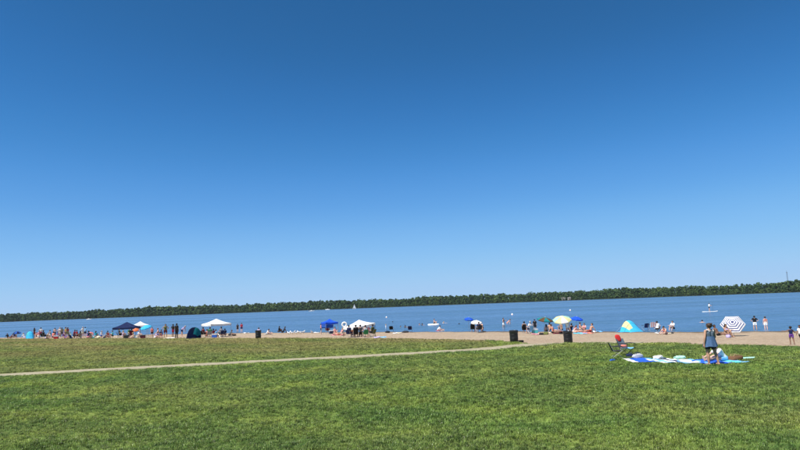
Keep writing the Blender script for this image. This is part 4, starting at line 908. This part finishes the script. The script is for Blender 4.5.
# ------------------------------------------------------------------ people on the sand
def ps(rows):
    for r in rows:
        px, py, po, fc, h, sk, hr, tp_, bt, wh = r[:10]
        person(G(px, py), po, fc, h, sk, hr, tp_, bt, wh, r[10] if len(r) > 10 else 'short', dz=(r[11] if len(r) > 11 else 0.0))
T = lambda c: ('tee', c); K = lambda c: ('tank', c); B_ = lambda c: ('bikini', c); O = lambda c: ('onepiece', c); S = lambda c: ('shorts', c); F_ = lambda c: ('brief', c)
ps([ # right-hand beach
 (792.3, 344.4, 'arms', 170, 1.02, 'brown', 'black', K('navy'), S('purple'), 'on sand by the lawn', 'bun'), (801.5, 343.2, 'stride', -70, 1.05, 'brown', 'black', T('white'), S('black'), 'beside the arms-out child', 'short'),
 (718.5, 337.2, 'sitback', 40, 1.72, 'brown', 'black', None, S('black'), 'beside ringed umbrella'), (726.0, 337.0, 'sitknees', 20, 1.66, 'tan', 'black', B_('lilac'), F_('navy'), 'in front of ringed umbrella', 'long'),
 (657.5, 331.2, 'sitknees', 140, 1.74, 'fair', 'black', T('white'), S('black'), 'beside the striped chair'), (666.0, 334.2, 'sitfwd', -50, 1.62, 'fair', 'black', B_('coral'), F_('coral'), 'on cream towel', 'bun'),
 (673.6, 330.6, 'sitknees', -60, 1.70, 'fair', 'brown', T('white'), S('charcoal'), 'at the waterline'), (661.0, 330.6, 'lie', 80, 1.65, 'fair', 'blond', O('white'), None, 'near the striped chair', 'long'),
 # umbrella group
 (524.8, 333.1, 'chair', 160, 1.70, 'tan', 'black', K('black'), S('slate'), 'beside the turquoise cooler'), (530.5, 333.4, 'chair', 200, 1.72, 'fair', 'grey', T('white'), S('navy'), 'beside the turquoise cooler', 'cap'),
 (549.8, 331.8, 'sitknees', 150, 1.70, 'tan', 'black', None, S('navy'), 'near brown umbrella'), (546.5, 332.4, 'sitback', 170, 1.62, 'fair', 'black', B_('lilac'), F_('black'), 'under brown umbrella', 'long'),
 (561.8, 331.4, 'sitknees', 200, 1.72, 'tan', 'black', None, S('charcoal'), 'under pale green umbrella'), (568.0, 332.2, 'kneel', 160, 1.66, 'fair', 'black', O('white'), None, 'under pale green umbrella', 'long'),
 (553.5, 332.8, 'sitback', 110, 1.66, 'fair', 'brown', O('coral'), None, 'on pale yellow towel', 'bun'), (573.5, 332.4, 'sitfwd', 100, 1.64, 'fair', 'auburn', B_('pink'), F_('pink'), 'on cyan towel', 'long'),
 (580.0, 331.6, 'sitknees', 60, 1.70, 'fair', 'brown', B_('red'), F_('black'), 'beside blue umbrella', 'bun'), (577.0, 333.0, 'lie', 70, 1.68, 'fair', 'blond', B_('white'), F_('red'), 'among the sunbathers', 'long'),
 (590.5, 333.0, 'sitback', -75, 1.76, 'tan', 'brown', None, S('crimson'), 'on pink towel'), (585.0, 332.2, 'sitknees', -40, 1.60, 'fair', 'brown', O('pink'), None, 'beside pink towel', 'bun'),
 (559.0, 333.6, 'lie', 95, 1.72, 'brown', 'black', None, S('maroon'), 'on maroon blanket'), (571.0, 331.5, 'sitback', 190, 1.66, 'tan', 'black', O('navy'), None, 'behind pale green umbrella', 'bun'),
 # centre
 (473.0, 332.3, 'chair', 170, 1.74, 'tan', 'black', T('black'), S('teal'), 'under white umbrella'), (479.0, 332.7, 'chair', 200, 1.70, 'tan', 'brown', T('navy'), S('black'), 'under white umbrella'), (482.8, 331.8, 'kneel', -60, 1.60, 'fair', 'brown', B_('black'), F_('black'), 'beside white umbrella', 'bun'),
 (437.5, 331.1, 'sitfwd', 80, 1.70, 'fair', 'black', T('white'), S('maroon'), 'on pink and cream towel'), (446.0, 330.9, 'kneel', 60, 1.72, 'tan', 'auburn', K('navy'), S('navy'), 'near white and pink towel', 'cap'), (450.5, 330.8, 'sitback', -70, 1.64, 'fair', 'blond', B_('coral'), F_('white'), 'on white and pink towel', 'long'),
 # low canopy
 (349.5, 337.3, 'chair', 150, 1.70, 'tan', 'black', T('navy'), S('navy'), 'under low white canopy'), (356.0, 337.7, 'chair', 185, 1.74, 'brown', 'black', T('black'), S('black'), 'under low white canopy'), (361.0, 337.4, 'kneel', 200, 1.70, 'fair', 'black', K('charcoal'), S('black'), 'under low white canopy'),
 (365.5, 337.6, 'chair', 200, 1.68, 'fair', 'brown', K('white'), S('green'), 'under low white canopy', 'bun'), (372.5, 336.9, 'chair', 235, 1.72, 'tan', 'black', T('olive'), S('charcoal'), 'under low white canopy'), (353.0, 336.4, 'sitknees', 180, 1.66, 'fair', 'blond', T('orange'), S('navy'), 'under low white canopy', 'long'), (369.0, 336.0, 'stand', 190, 1.10, 'fair', 'brown', K('pink'), S('pink'), 'under low white canopy', 'bun'),
 # blue canopy
 (321.2, 334.2, 'stand', 100, 1.36, 'fair', 'black', T('coral'), S('black'), 'at edge of small blue canopy'), (327.8, 333.3, 'chair', 170, 1.72, 'tan', 'brown', T('crimson'), S('navy'), 'under small blue canopy'), (334.8, 334.8, 'sitknees', 30, 1.62, 'fair', 'black', O('pink'), None, 'beside small blue canopy', 'bun'),
 (338.5, 335.2, 'lie', 70, 1.68, 'fair', 'auburn', O('coral'), None, 'on wide pink blanket', 'long'), (341.0, 335.6, 'sitback', -60, 1.60, 'fair', 'blond', B_('pink'), F_('white'), 'on wide pink blanket', 'long'),
 # open sand, left of centre
 (279.0, 333.0, 'sitknees', 120, 1.74, 'brown', 'black', T('black'), S('charcoal'), 'beside reclining companion on open sand'), (283.5, 332.8, 'sitback', -85, 1.72, 'brown', 'black', T('charcoal'), S('black'), 'on open sand', 'short'),
 (267.0, 334.3, 'sitfwd', 60, 1.70, 'fair', 'black', T('white'), S('silver'), 'on grey towel', 'long'), (258.6, 335.0, 'sitknees', 180, 1.68, 'fair', 'brown', K('lilac'), S('grey'), 'behind trash barrel'),
 # white peaked canopy
 (203.5, 337.3, 'chair', 150, 1.72, 'tan', 'black', T('maroon'), S('black'), 'under white peaked canopy'), (210.0, 337.5, 'chair', 190, 1.70, 'fair', 'black', T('green'), S('cream'), 'under white peaked canopy'), (221.0, 337.0, 'chair', 230, 1.72, 'tan', 'black', K('white'), S('teal'), 'under white peaked canopy'),
 (206.8, 337.0, 'sitknees', 170, 1.64, 'fair', 'auburn', O('coral'), None, 'under white peaked canopy', 'bun'), (213.0, 336.6, 'sitknees', 160, 1.70, 'brown', 'black', T('crimson'), S('black'), 'under white peaked canopy'), (217.8, 336.9, 'sitback', 100, 1.72, 'fair', 'black', T('sky'), S('navy'), 'under white peaked canopy'),
 (225.0, 336.2, 'sitknees', 210, 1.66, 'tan', 'black', T('navy'), S('navy'), 'under white peaked canopy'), (229.0, 335.6, 'sitfwd', 100, 1.70, 'tan', 'brown', T('slate'), S('charcoal'), 'under white peaked canopy'),
 # standing between navy canopy and blue tent
 (165.3, 338.2, 'hips', 20, 1.72, 'tan', 'black', K('olive'), S('maroon'), 'near dark blue tent', 'long'), (173.0, 337.0, 'hips', 150, 1.74, 'brown', 'black', T('black'), S('crimson'), 'near dark blue tent'), (176.6, 338.3, 'stand', 160, 1.76, 'brown', 'black', T('black'), ('pants', 'black'), 'near dark blue tent'), (181.8, 336.4, 'bend', 80, 1.70, 'fair', 'grey', T('lilac'), S('navy'), 'near dark blue tent', 'cap'),
 (152.0, 337.6, 'stand', 40, 1.40, 'fair', 'black', T('coral'), S('black'), 'beside cyan umbrella'), (155.2, 337.9, 'sitfwd', 70, 1.70, 'fair', 'brown', T('lilac'), S('white'), 'beside cyan umbrella'), (158.8, 337.3, 'kneel', -60, 1.68, 'fair', 'auburn', B_('pink'), S('lilac'), 'near cyan umbrella', 'bun'), (161.5, 337.2, 'sitknees', -30, 1.72, 'tan', 'black', T('navy'), S('pink'), 'near cyan umbrella'),
 # under navy canopy
 (119.5, 338.1, 'chair', 120, 1.74, 'tan', 'black', T('charcoal'), S('black'), 'under navy canopy'), (131.5, 337.7, 'chair', 200, 1.70, 'tan', 'black', T('maroon'), S('black'), 'under navy canopy'), (122.8, 337.3, 'sitknees', 150, 1.66, 'fair', 'blond', O('lilac'), None, 'under navy canopy', 'long'), (128.5, 337.2, 'kneel', 60, 1.70, 'fair', 'brown', T('green'), S('grey'), 'under navy canopy'), (136.0, 338.3, 'sitfwd', -60, 1.70, 'fair', 'blond', K('white'), S('white'), 'under orange parasol', 'bun'), (139.3, 338.0, 'sitknees', 40, 1.64, 'fair', 'grey', T('white'), S('slate'), 'beside dark red cooler'),
 (104.0, 337.9, 'sitfwd', 110, 1.72, 'tan', 'black', T('grey'), S('navy'), 'between crowd and navy canopy'), (107.5, 337.6, 'sitknees', 200, 1.66, 'fair', 'black', O('crimson'), None, 'between crowd and navy canopy', 'bun'), (112.8, 337.4, 'sitknees', -60, 1.64, 'fair', 'black', T('turquoise'), S('black'), 'between crowd and navy canopy'), (101.0, 337.6, 'kneel', 70, 1.30, 'fair', 'blond', T('white'), S('blue'), 'between crowd and navy canopy')])
# the packed crowd near the cyan tent
crowd = [(7.8, 'sitback', 60, 'brown', 'black', T('black'), S('black')), (10.2, 'sitfwd', 120, 'tan', 'black', K('maroon'), S('black')), (14.0, 'sitknees', 150, 'tan', 'black', T('navy'), S('black')), (24.5, 'sitback', 80, 'fair', 'blond', T('white'), S('lilac')),
 (34.2, 'stand', 150, 'tan', 'black', T('black'), S('maroon')), (36.4, 'sitknees', 40, 'fair', 'brown', B_('pink'), F_('black')), (38.6, 'kneel', 60, 'fair', 'auburn', T('pink'), S('white')), (40.6, 'hips', 170, 'fair', 'black', T('silver'), S('crimson')), (43.5, 'chair', 150, 'tan', 'black', T('black'), S('charcoal')),
 (46.2, 'sitfwd', 70, 'fair', 'blond', T('cream'), S('lilac')), (48.6, 'sitknees', 20, 'fair', 'grey', T('white'), S('grey')), (50.6, 'kneel', -40, 'tan', 'brown', O('teal'), None), (53.0, 'sitknees', 170, 'fair', 'black', T('coral'), S('maroon')), (54.6, 'stand', 200, 'fair', 'brown', None, S('navy')), (57.5, 'sitknees', 130, 'tan', 'black', T('purple'), S('black')),
 (59.6, 'hips', 30, 'fair', 'blond', B_('white'), F_('white')), (61.6, 'stand', 190, 'brown', 'black', T('olive'), S('black')), (63.6, 'kneel', 70, 'fair', 'auburn', T('lilac'), S('purple')), (65.4, 'stand', 110, 'tan', 'black', K('yellow'), S('charcoal')), (67.5, 'hips', 160, 'tan', 'brown', T('maroon'), S('olive')), (69.6, 'sitknees', 30, 'fair', 'grey', T('mint'), S('denim')),
 (71.6, 'sitfwd', -60, 'tan', 'black', T('navy'), S('denim')), (73.6, 'kneel', 100, 'brown', 'black', T('crimson'), S('black')), (77.0, 'chair', 100, 'tan', 'black', T('red'), S('maroon')), (80.6, 'sitknees', -30, 'tan', 'black', T('charcoal'), S('white')), (82.6, 'hips', 80, 'fair', 'grey', T('white'), S('cream')), (85.0, 'stand', 170, 'fair', 'black', T('sky'), S('navy')), (88.0, 'sitknees', 150, 'tan', 'black', T('navy'), S('pink')), (93.6, 'sitfwd', -70, 'fair', 'brown', T('white'), S('turquoise')), (95.4, 'sitknees', 160, 'fair', 'black', T('teal'), S('grey'))]
hstyle = ['short', 'short', 'bun', 'short', 'long']
for k, (px, po, fc, sk, hr, tp_, bt) in enumerate(crowd):
    py = 338.6 - (k % 3)*.45 - (.3 if po in ('stand', 'hips') else 0)
    if po == 'chair': py = 339.0 if px < 50 else 338.9
    person(G(px, py), po, fc, 1.60+.16*((k*37 % 10)/10), sk, hr, tp_, bt, 'near low dark blue umbrella' if px < 26 else ('near cyan tent' if px < 47 else 'in packed crowd'), hstyle[k % 5])

# ------------------------------------------------------------------ bathers and things on the lake
def wade(px, py, imm, po, fc, h, sk, hr, tp_, bt, wh, style='short'):
    p = W(px, py); p.z = WATER-imm
    return person(p, po, fc, h, sk, hr, tp_, bt, wh, style, group='people in the lake')
wade(755.6, 329.6, .14, 'hips', 165, 1.48, 'tan', 'black', T('black'), S('white'), 'at edge of the lake'); wade(766.2, 329.3, .16, 'stand', 175, 1.40, 'fair', 'brown', B_('red'), S('white'), 'at edge of the lake', 'bun')
wade(702.2, 322.4, 1.30, 'swim', 150, 1.70, 'tan', 'black', None, S('navy'), 'alone in the lake')
wade(503.8, 327.2, .30, 'arms', 60, 1.65, 'tan', 'black', K('navy'), S('white'), 'in the shallows beside adult'); wade(507.4, 323.6, .75, 'bend', 60, 1.70, 'fair', 'brown', B_('coral'), F_('coral'), 'in the shallows', 'bun')
wade(535.0, 328.2, .55, 'stand', 180, 1.74, 'tan', 'black', T('black'), S('black'), 'in the shallows'); 
wade(418.3, 325.0, 1.32, 'swim', 80, 1.70, 'fair', 'auburn', None, S('red'), 'with a friend in the lake'); wade(421.0, 325.2, 1.28, 'swim', 100, 1.70, 'tan', 'black', T('black'), S('navy'), 'with a friend in the lake')
wade(459.0, 324.2, 1.42, 'swim', 170, 1.70, 'brown', 'black', T('navy'), S('blue'), 'alone in the lake'); wade(392.5, 322.2, 1.42, 'swim', 170, 1.72, 'brown', 'black', None, S('olive'), 'off the open sand'); wade(404.2, 327.4, 1.15, 'swim', 120, 1.60, 'tan', 'black', T('charcoal'), S('black'), 'off the open sand'); wade(399.6, 327.2, 1.22, 'swim', 60, 1.55, 'tan', 'black', T('teal'), S('black'), 'off the open sand')
wade(237.6, 331.3, .22, 'stand', 170, 1.60, 'tan', 'black', T('black'), S('black'), 'at the waterline near white canopy'); wade(241.6, 331.6, .16, 'stand', 175, 1.70, 'fair', 'brown', T('crimson'), S('navy'), 'at the waterline near white canopy')
wade(386.0, 329.2, .4, 'stand', 90, 1.15, 'fair', 'blond', T('white'), S('sky'), 'in the shallows'); wade(443.0, 323.2, 1.2, 'swim', 40, 1.6, 'fair', 'blond', T('white'), S('sky'), 'in the lake near the white float', 'long')
def sup(L, wd, th):
    mb = MB(); P = []
    for k in np.linspace(-1, 1, 19):
        wv = wd/2*max(.015, 1-abs(k)**2.6)**.6; P.append([(k*L/2, u*wv, th*.6+.12*max(0, k-.5)**2*2-.02*abs(u)**3) for u in np.linspace(-1, 1, 7)])
    mb.sheet(P, th); return mb.mesh('board')
p = W(710, 311.7); e = empty('paddle_board', p, R(4)); put('board', sup(3.1, .8, .14), plastic('white'), e); put('deck_pad', MB().box((-.25, 0, .094), (1.1, .5, .012), bev=.005).mesh('pad'), plastic('sky'), e); put('fin', MB().add([(-1.3, -.006, -.05), (-1.1, -.006, -.05), (-1.32, -.006, -.25), (-1.3, .006, -.05), (-1.1, .006, -.05), (-1.32, .006, -.25)], [(0, 1, 2), (5, 4, 3), (0, 3, 4, 1), (1, 4, 5, 2), (2, 5, 3, 0)]) or MB().box((-1.2, 0, -.12), (.2, .012, .16)).mesh('fin'), plastic('black'), e)
tag(e, 'long white paddle board afloat with a person standing on it', 'paddle board')
pb = person(p+Vector((-.1, 0, .10)), 'paddle', 75, 1.62, 'tan', 'black', T('white'), S('black'), '', label='standing person in white t-shirt and black shorts on paddle board', group='people in the lake')
tag(put('paddle', MB().tube([(0, 0, -.15), (.12, .02, 1.55)], .014).box((-.02, 0, -.28), (.03, .16, .38), bev=.01).tube([(.12, -.06, 1.55), (.12, .10, 1.55)], .014).mesh('paddle'), plastic('charcoal'), None, p+Vector((.42, -.25, .22))), 'dark paddle held by the person on the white paddle board', 'paddle')
p = W(433.5, 325.0); e = empty('inflatable_raft', p, R(5)); mb = MB()
ns_ = 10; Pg = []
for k in range(33):
    a = 2*math.pi*k/32; ex = lambda c: math.copysign(abs(c)**.6, c); cx_, cy_ = .85*ex(math.cos(a)), .42*ex(math.sin(a)); nn_ = U(math.cos(a)/.85, math.sin(a)/.42, 0)
    Pg.append([(cx_+nn_.x*.13*math.cos(2*math.pi*j/ns_), cy_+nn_.y*.13*math.cos(2*math.pi*j/ns_), .07+.13*math.sin(2*math.pi*j/ns_)) for j in range(ns_+1)])
mb.grid(Pg); put('tube', mb.mesh('tube'), plastic('white'), e); put('floor', MB().box((0, 0, .03), (1.6, .75, .05), bev=.02).mesh('floor'), plastic('cream'), e)
tag(e, 'white inflatable raft afloat with a person sitting in it', 'raft')
person(p+Vector((.1, 0, .06)), 'sitknees', 70, 1.65, 'fair', 'auburn', B_('coral'), S('black'), '', 'short', label='seated person in coral bikini top riding the white raft', group='people in the lake')
for k, (px, py) in enumerate(((512.2, 314.8), (570.2, 310.6), (386.5, 317.6))):
    e = empty('buoy', W(px, py)); put('float', MB().lathe([(0, -.25), (.16, -.2), (.24, 0), (.2, .2), (.08, .34), (0, .38)], 14).mesh('float'), plastic('white'), e); put('band', MB().lathe([(.238, -.03), (.25, .0), (.232, .06)], 14).mesh('band'), plastic('orange'), e)
    tag(e, 'small white swim-area buoy floating alone on the lake', 'buoy', 'swim-area buoys')
# gulls
def gull(spread):
    q = [(Vector((0, -.14, .17)), Vector((0, .10, .20)), .035, .07, 'b'), (Vector((0, .10, .20)), Vector((0, .17, .29)), .05, .035, 'b'), (Vector((0, .17, .30)), Vector((0, .185, .305)), .04, .036, 'b'), (Vector((0, .21, .30)), Vector((0, .255, .29)), .014, .006, 'b'), (Vector((0, -.14, .17)), Vector((0, -.25, .165)), .03, .014, 'b')]
    for s in (-1, 1): q += [(Vector((s*.055, .06, .20)), Vector((s*.05, -.22, .185)), .035, .012, 'w'), (Vector((s*.025, .0, .15)), Vector((s*.028, .0, .012)), .011, .0105, 'l'), (Vector((s*.028, -.01, .012)), Vector((s*.03, .05, .011)), .011, .0105, 'l')]
    return remesh(hull_caps(q), .009, .5, 1)
gm = gull(0); gm.materials.append(None); gm.materials.append(None); gm.materials.append(None); shade(gm, 180)
for pg in gm.polygons: pg.material_index = 2 if pg.center.z < .13 or pg.center.y > .225 else (1 if abs(pg.center.x) > .03 and pg.center.z > .2 and pg.center.y < .05 else 0)
for k, (px, py) in enumerate(((290.2, 333.6), (292.6, 334.4), (294.6, 333.2), (296.8, 334.2), (298.8, 333.5), (300.8, 334.3), (303.4, 333.3), (288.4, 334.6), (312.0, 333.4))):
    o = put('gull', gm, [cloth('white'), cloth('silver'), mat('gull_leg', (.5, .3, .06), .6)]); o.location = G(px, py); o.rotation_euler.z = k*1.9; o.scale = (1.25,)*3
    tag(o, 'white gull standing on the open sand near the waterline', 'gull', 'gulls on the sand')

# ------------------------------------------------------------------ boats, sheds and mast far across the lake
def far_at(px, d, z=WATER):
    h = ray(px, 303); h = Vector((h.x, h.y, 0)).normalized()*d; h.z = z; return h
def motorboat(px, d, L, rz, lab):
    e = empty('motorboat', far_at(px, d), R(rz)); mb = MB(); P = []
    for k in np.linspace(0, 1, 9):
        wv = 1.05*(1-max(0, k-.45)**2*3.0); wv = max(wv, .03); z = .75+.25*k*k
        P.append([(k*L-L/2, -wv, z), (k*L-L/2, -wv*.9, z*.5), (k*L-L/2, -wv*.45, -.05+.3*k**4), (k*L-L/2, wv*.45, -.05+.3*k**4), (k*L-L/2, wv*.9, z*.5), (k*L-L/2, wv, z)])
    mb.grid(P); mb.grid([[r[0], r[5]] for r in P][::-1]); mb.add(P[0], [(0, 1, 2, 3, 4, 5)])
    put('hull', mb.mesh('hull'), plastic('white'), e); put('windshield', MB().box((.3, 0, 1.15), (.08, 1.6, .55), rot=Matrix.Rotation(-.5, 3, 'Y')).mesh('w'), mat('boat_glass', (.05, .08, .1), .1, .6), e)
    put('outboard_motor', MB().box((-L/2-.25, 0, .7), (.4, .4, .8), bev=.08).mesh('m'), plastic('charcoal'), e); put('cabin', MB().box((-.3, 0, 1.0), (1.5, 1.5, .6), bev=.12).mesh('c'), plastic('white'), e)
    return tag(e, lab, 'boat', 'boats on the lake')
motorboat(311.5, 640, 6.0, 8, 'white motorboat out on the open lake'); motorboat(327.5, 880, 6.6, 172, 'white motorboat close to the far wooded shore, beside the sail'); motorboat(89.5, 780, 5.2, 15, 'small white motorboat off the far wooded shore, away from the sail')
e = empty('sailboat', far_at(354.2, 860), R(20)); mb = MB(); P = []
for k in np.linspace(0, 1, 9):
    wv = max(.04, .85*math.sin(math.pi*(.18+.82*k))**.7); P.append([(k*5-2.5, -wv, .55), (k*5-2.5, -wv*.6, .1), (k*5-2.5, 0, -.15), (k*5-2.5, wv*.6, .1), (k*5-2.5, wv, .55)])
mb.grid(P); mb.grid([[r[0], r[4]] for r in P][::-1]); put('hull', mb.mesh('hull'), plastic('white'), e)
put('mast', MB().tube([(.3, 0, .3), (.3, 0, 7.0)], .07).tube([(.3, 0, 1.1), (-2.2, .3, 1.1)], .05).mesh('mast'), metal('silver'), e)
put('sail', MB().grid([[(.25-2.4*(1-k)*u, .35*math.sin(math.pi*u*.8)*(1-k)+.02, 1.2+5.6*k) for u in np.linspace(0, 1, 6)] for k in np.linspace(0, 1, 9)]).mesh('sail'), cloth('white', .3), e)
put('jib', MB().grid([[(.4+1.9*(1-k)*u, .25*math.sin(math.pi*u)*(1-k), .8+4.6*k) for u in np.linspace(0, 1, 5)] for k in np.linspace(0, 1, 7)]).mesh('jib'), cloth('white', .3), e)
tag(e, 'small white sailboat under sail before the far wooded shore', 'sailboat', 'boats on the lake')
def shore_z(px, back):
    pass
for k, (px, d, L) in enumerate(((563.5, 938, 5.0), (569.5, 936, 3.6))):
    e = empty('boathouse', far_at(px, d, .0), R(8)); put('wall', MB().box((0, 0, 1.3), (L, 4, 2.8)).mesh('wall'), mat('pale_board', (.24, .23, .20), .8), e)
    r_ = MB(); r_.add([(-L/2-.4, -2.5, 2.6), (L/2+.4, -2.5, 2.6), (L/2+.4, 0, 4.0), (-L/2-.4, 0, 4.0), (-L/2-.4, 2.5, 2.6), (L/2+.4, 2.5, 2.6)], [(0, 1, 2, 3), (3, 2, 5, 4), (0, 3, 4), (1, 5, 2)]); put('roof', r_.mesh('roof', False), mat('grey_roof', (.22, .2, .19), .8), e)
    put('door', MB().box((0, -2.02, 1.1), (1.8, .06, 2.1)).mesh('door'), mat('door_brown', (.15, .09, .05), .7), e)
    tag(e, ('larger' if k == 0 else 'smaller')+' pale boathouse standing at the far wooded shore', 'boathouse', 'boathouses on the far shore')
e = empty('radio_mast', far_at(790.5, 1010, 3.0)); mb = MB(); H_ = 27.0
for k in range(3):
    a = k*2.094; mb.tube([(1.1*math.cos(a), 1.1*math.sin(a), -2), (.45*math.cos(a), .45*math.sin(a), H_-4)], .10, 5)
put('lattice_leg', mb.mesh('legs'), metal('grey'), e); mb = MB()
for j in range(12):
    for k in range(3):
        z0, z1 = j*2.0, j*2.0+2.0; r0, r1 = 1.1-.65*z0/23, 1.1-.65*min(z1, 23)/23; a, b2 = k*2.094, (k+1)*2.094; mb.tube([(r0*math.cos(a), r0*math.sin(a), z0), (r1*math.cos(b2), r1*math.sin(b2), min(z1, 23))], .05, 4)
put('brace', mb.mesh('brace'), metal('grey'), e); put('antenna', MB().tube([(0, 0, 22.5), (0, 0, H_)], .16, 6).box((.6, 0, 24), (.3, .4, 1.8)).box((-.6, 0, 24), (.3, .4, 1.8)).tube([(-.6, 0, 24), (.6, 0, 24)], .08, 5).mesh('antenna'), metal('silver'), e)
tag(e, 'slender grey radio mast rising above the far wood', 'radio mast')

hz = MB(); hz.box((0, 900, 19), (5200, 2400, 46)); ho = put('haze', hz.mesh('haze', False), bpy.data.materials.new('haze_air')); ho['kind'] = 'stuff'; ho['label'] = 'thin summer haze over the lake'
hm_ = ho.material_slots[0].material; hm_.use_nodes = True; hn = hm_.node_tree.nodes; hn.clear(); ov = hn.new('ShaderNodeOutputMaterial'); pv = hn.new('ShaderNodeVolumePrincipled'); pv.inputs['Color'].default_value = (.80, .88, 1, 1); pv.inputs['Density'].default_value = .00005; pv.inputs['Anisotropy'].default_value = .2
hm_.node_tree.links.new(pv.outputs[0], ov.inputs['Volume'])
build_grass(BLOCK)
for k, v in LABELS.items():
    if len(v) > 1 and 'gull' not in k and 'buoy' not in k: print('DUPLABEL', k, v)
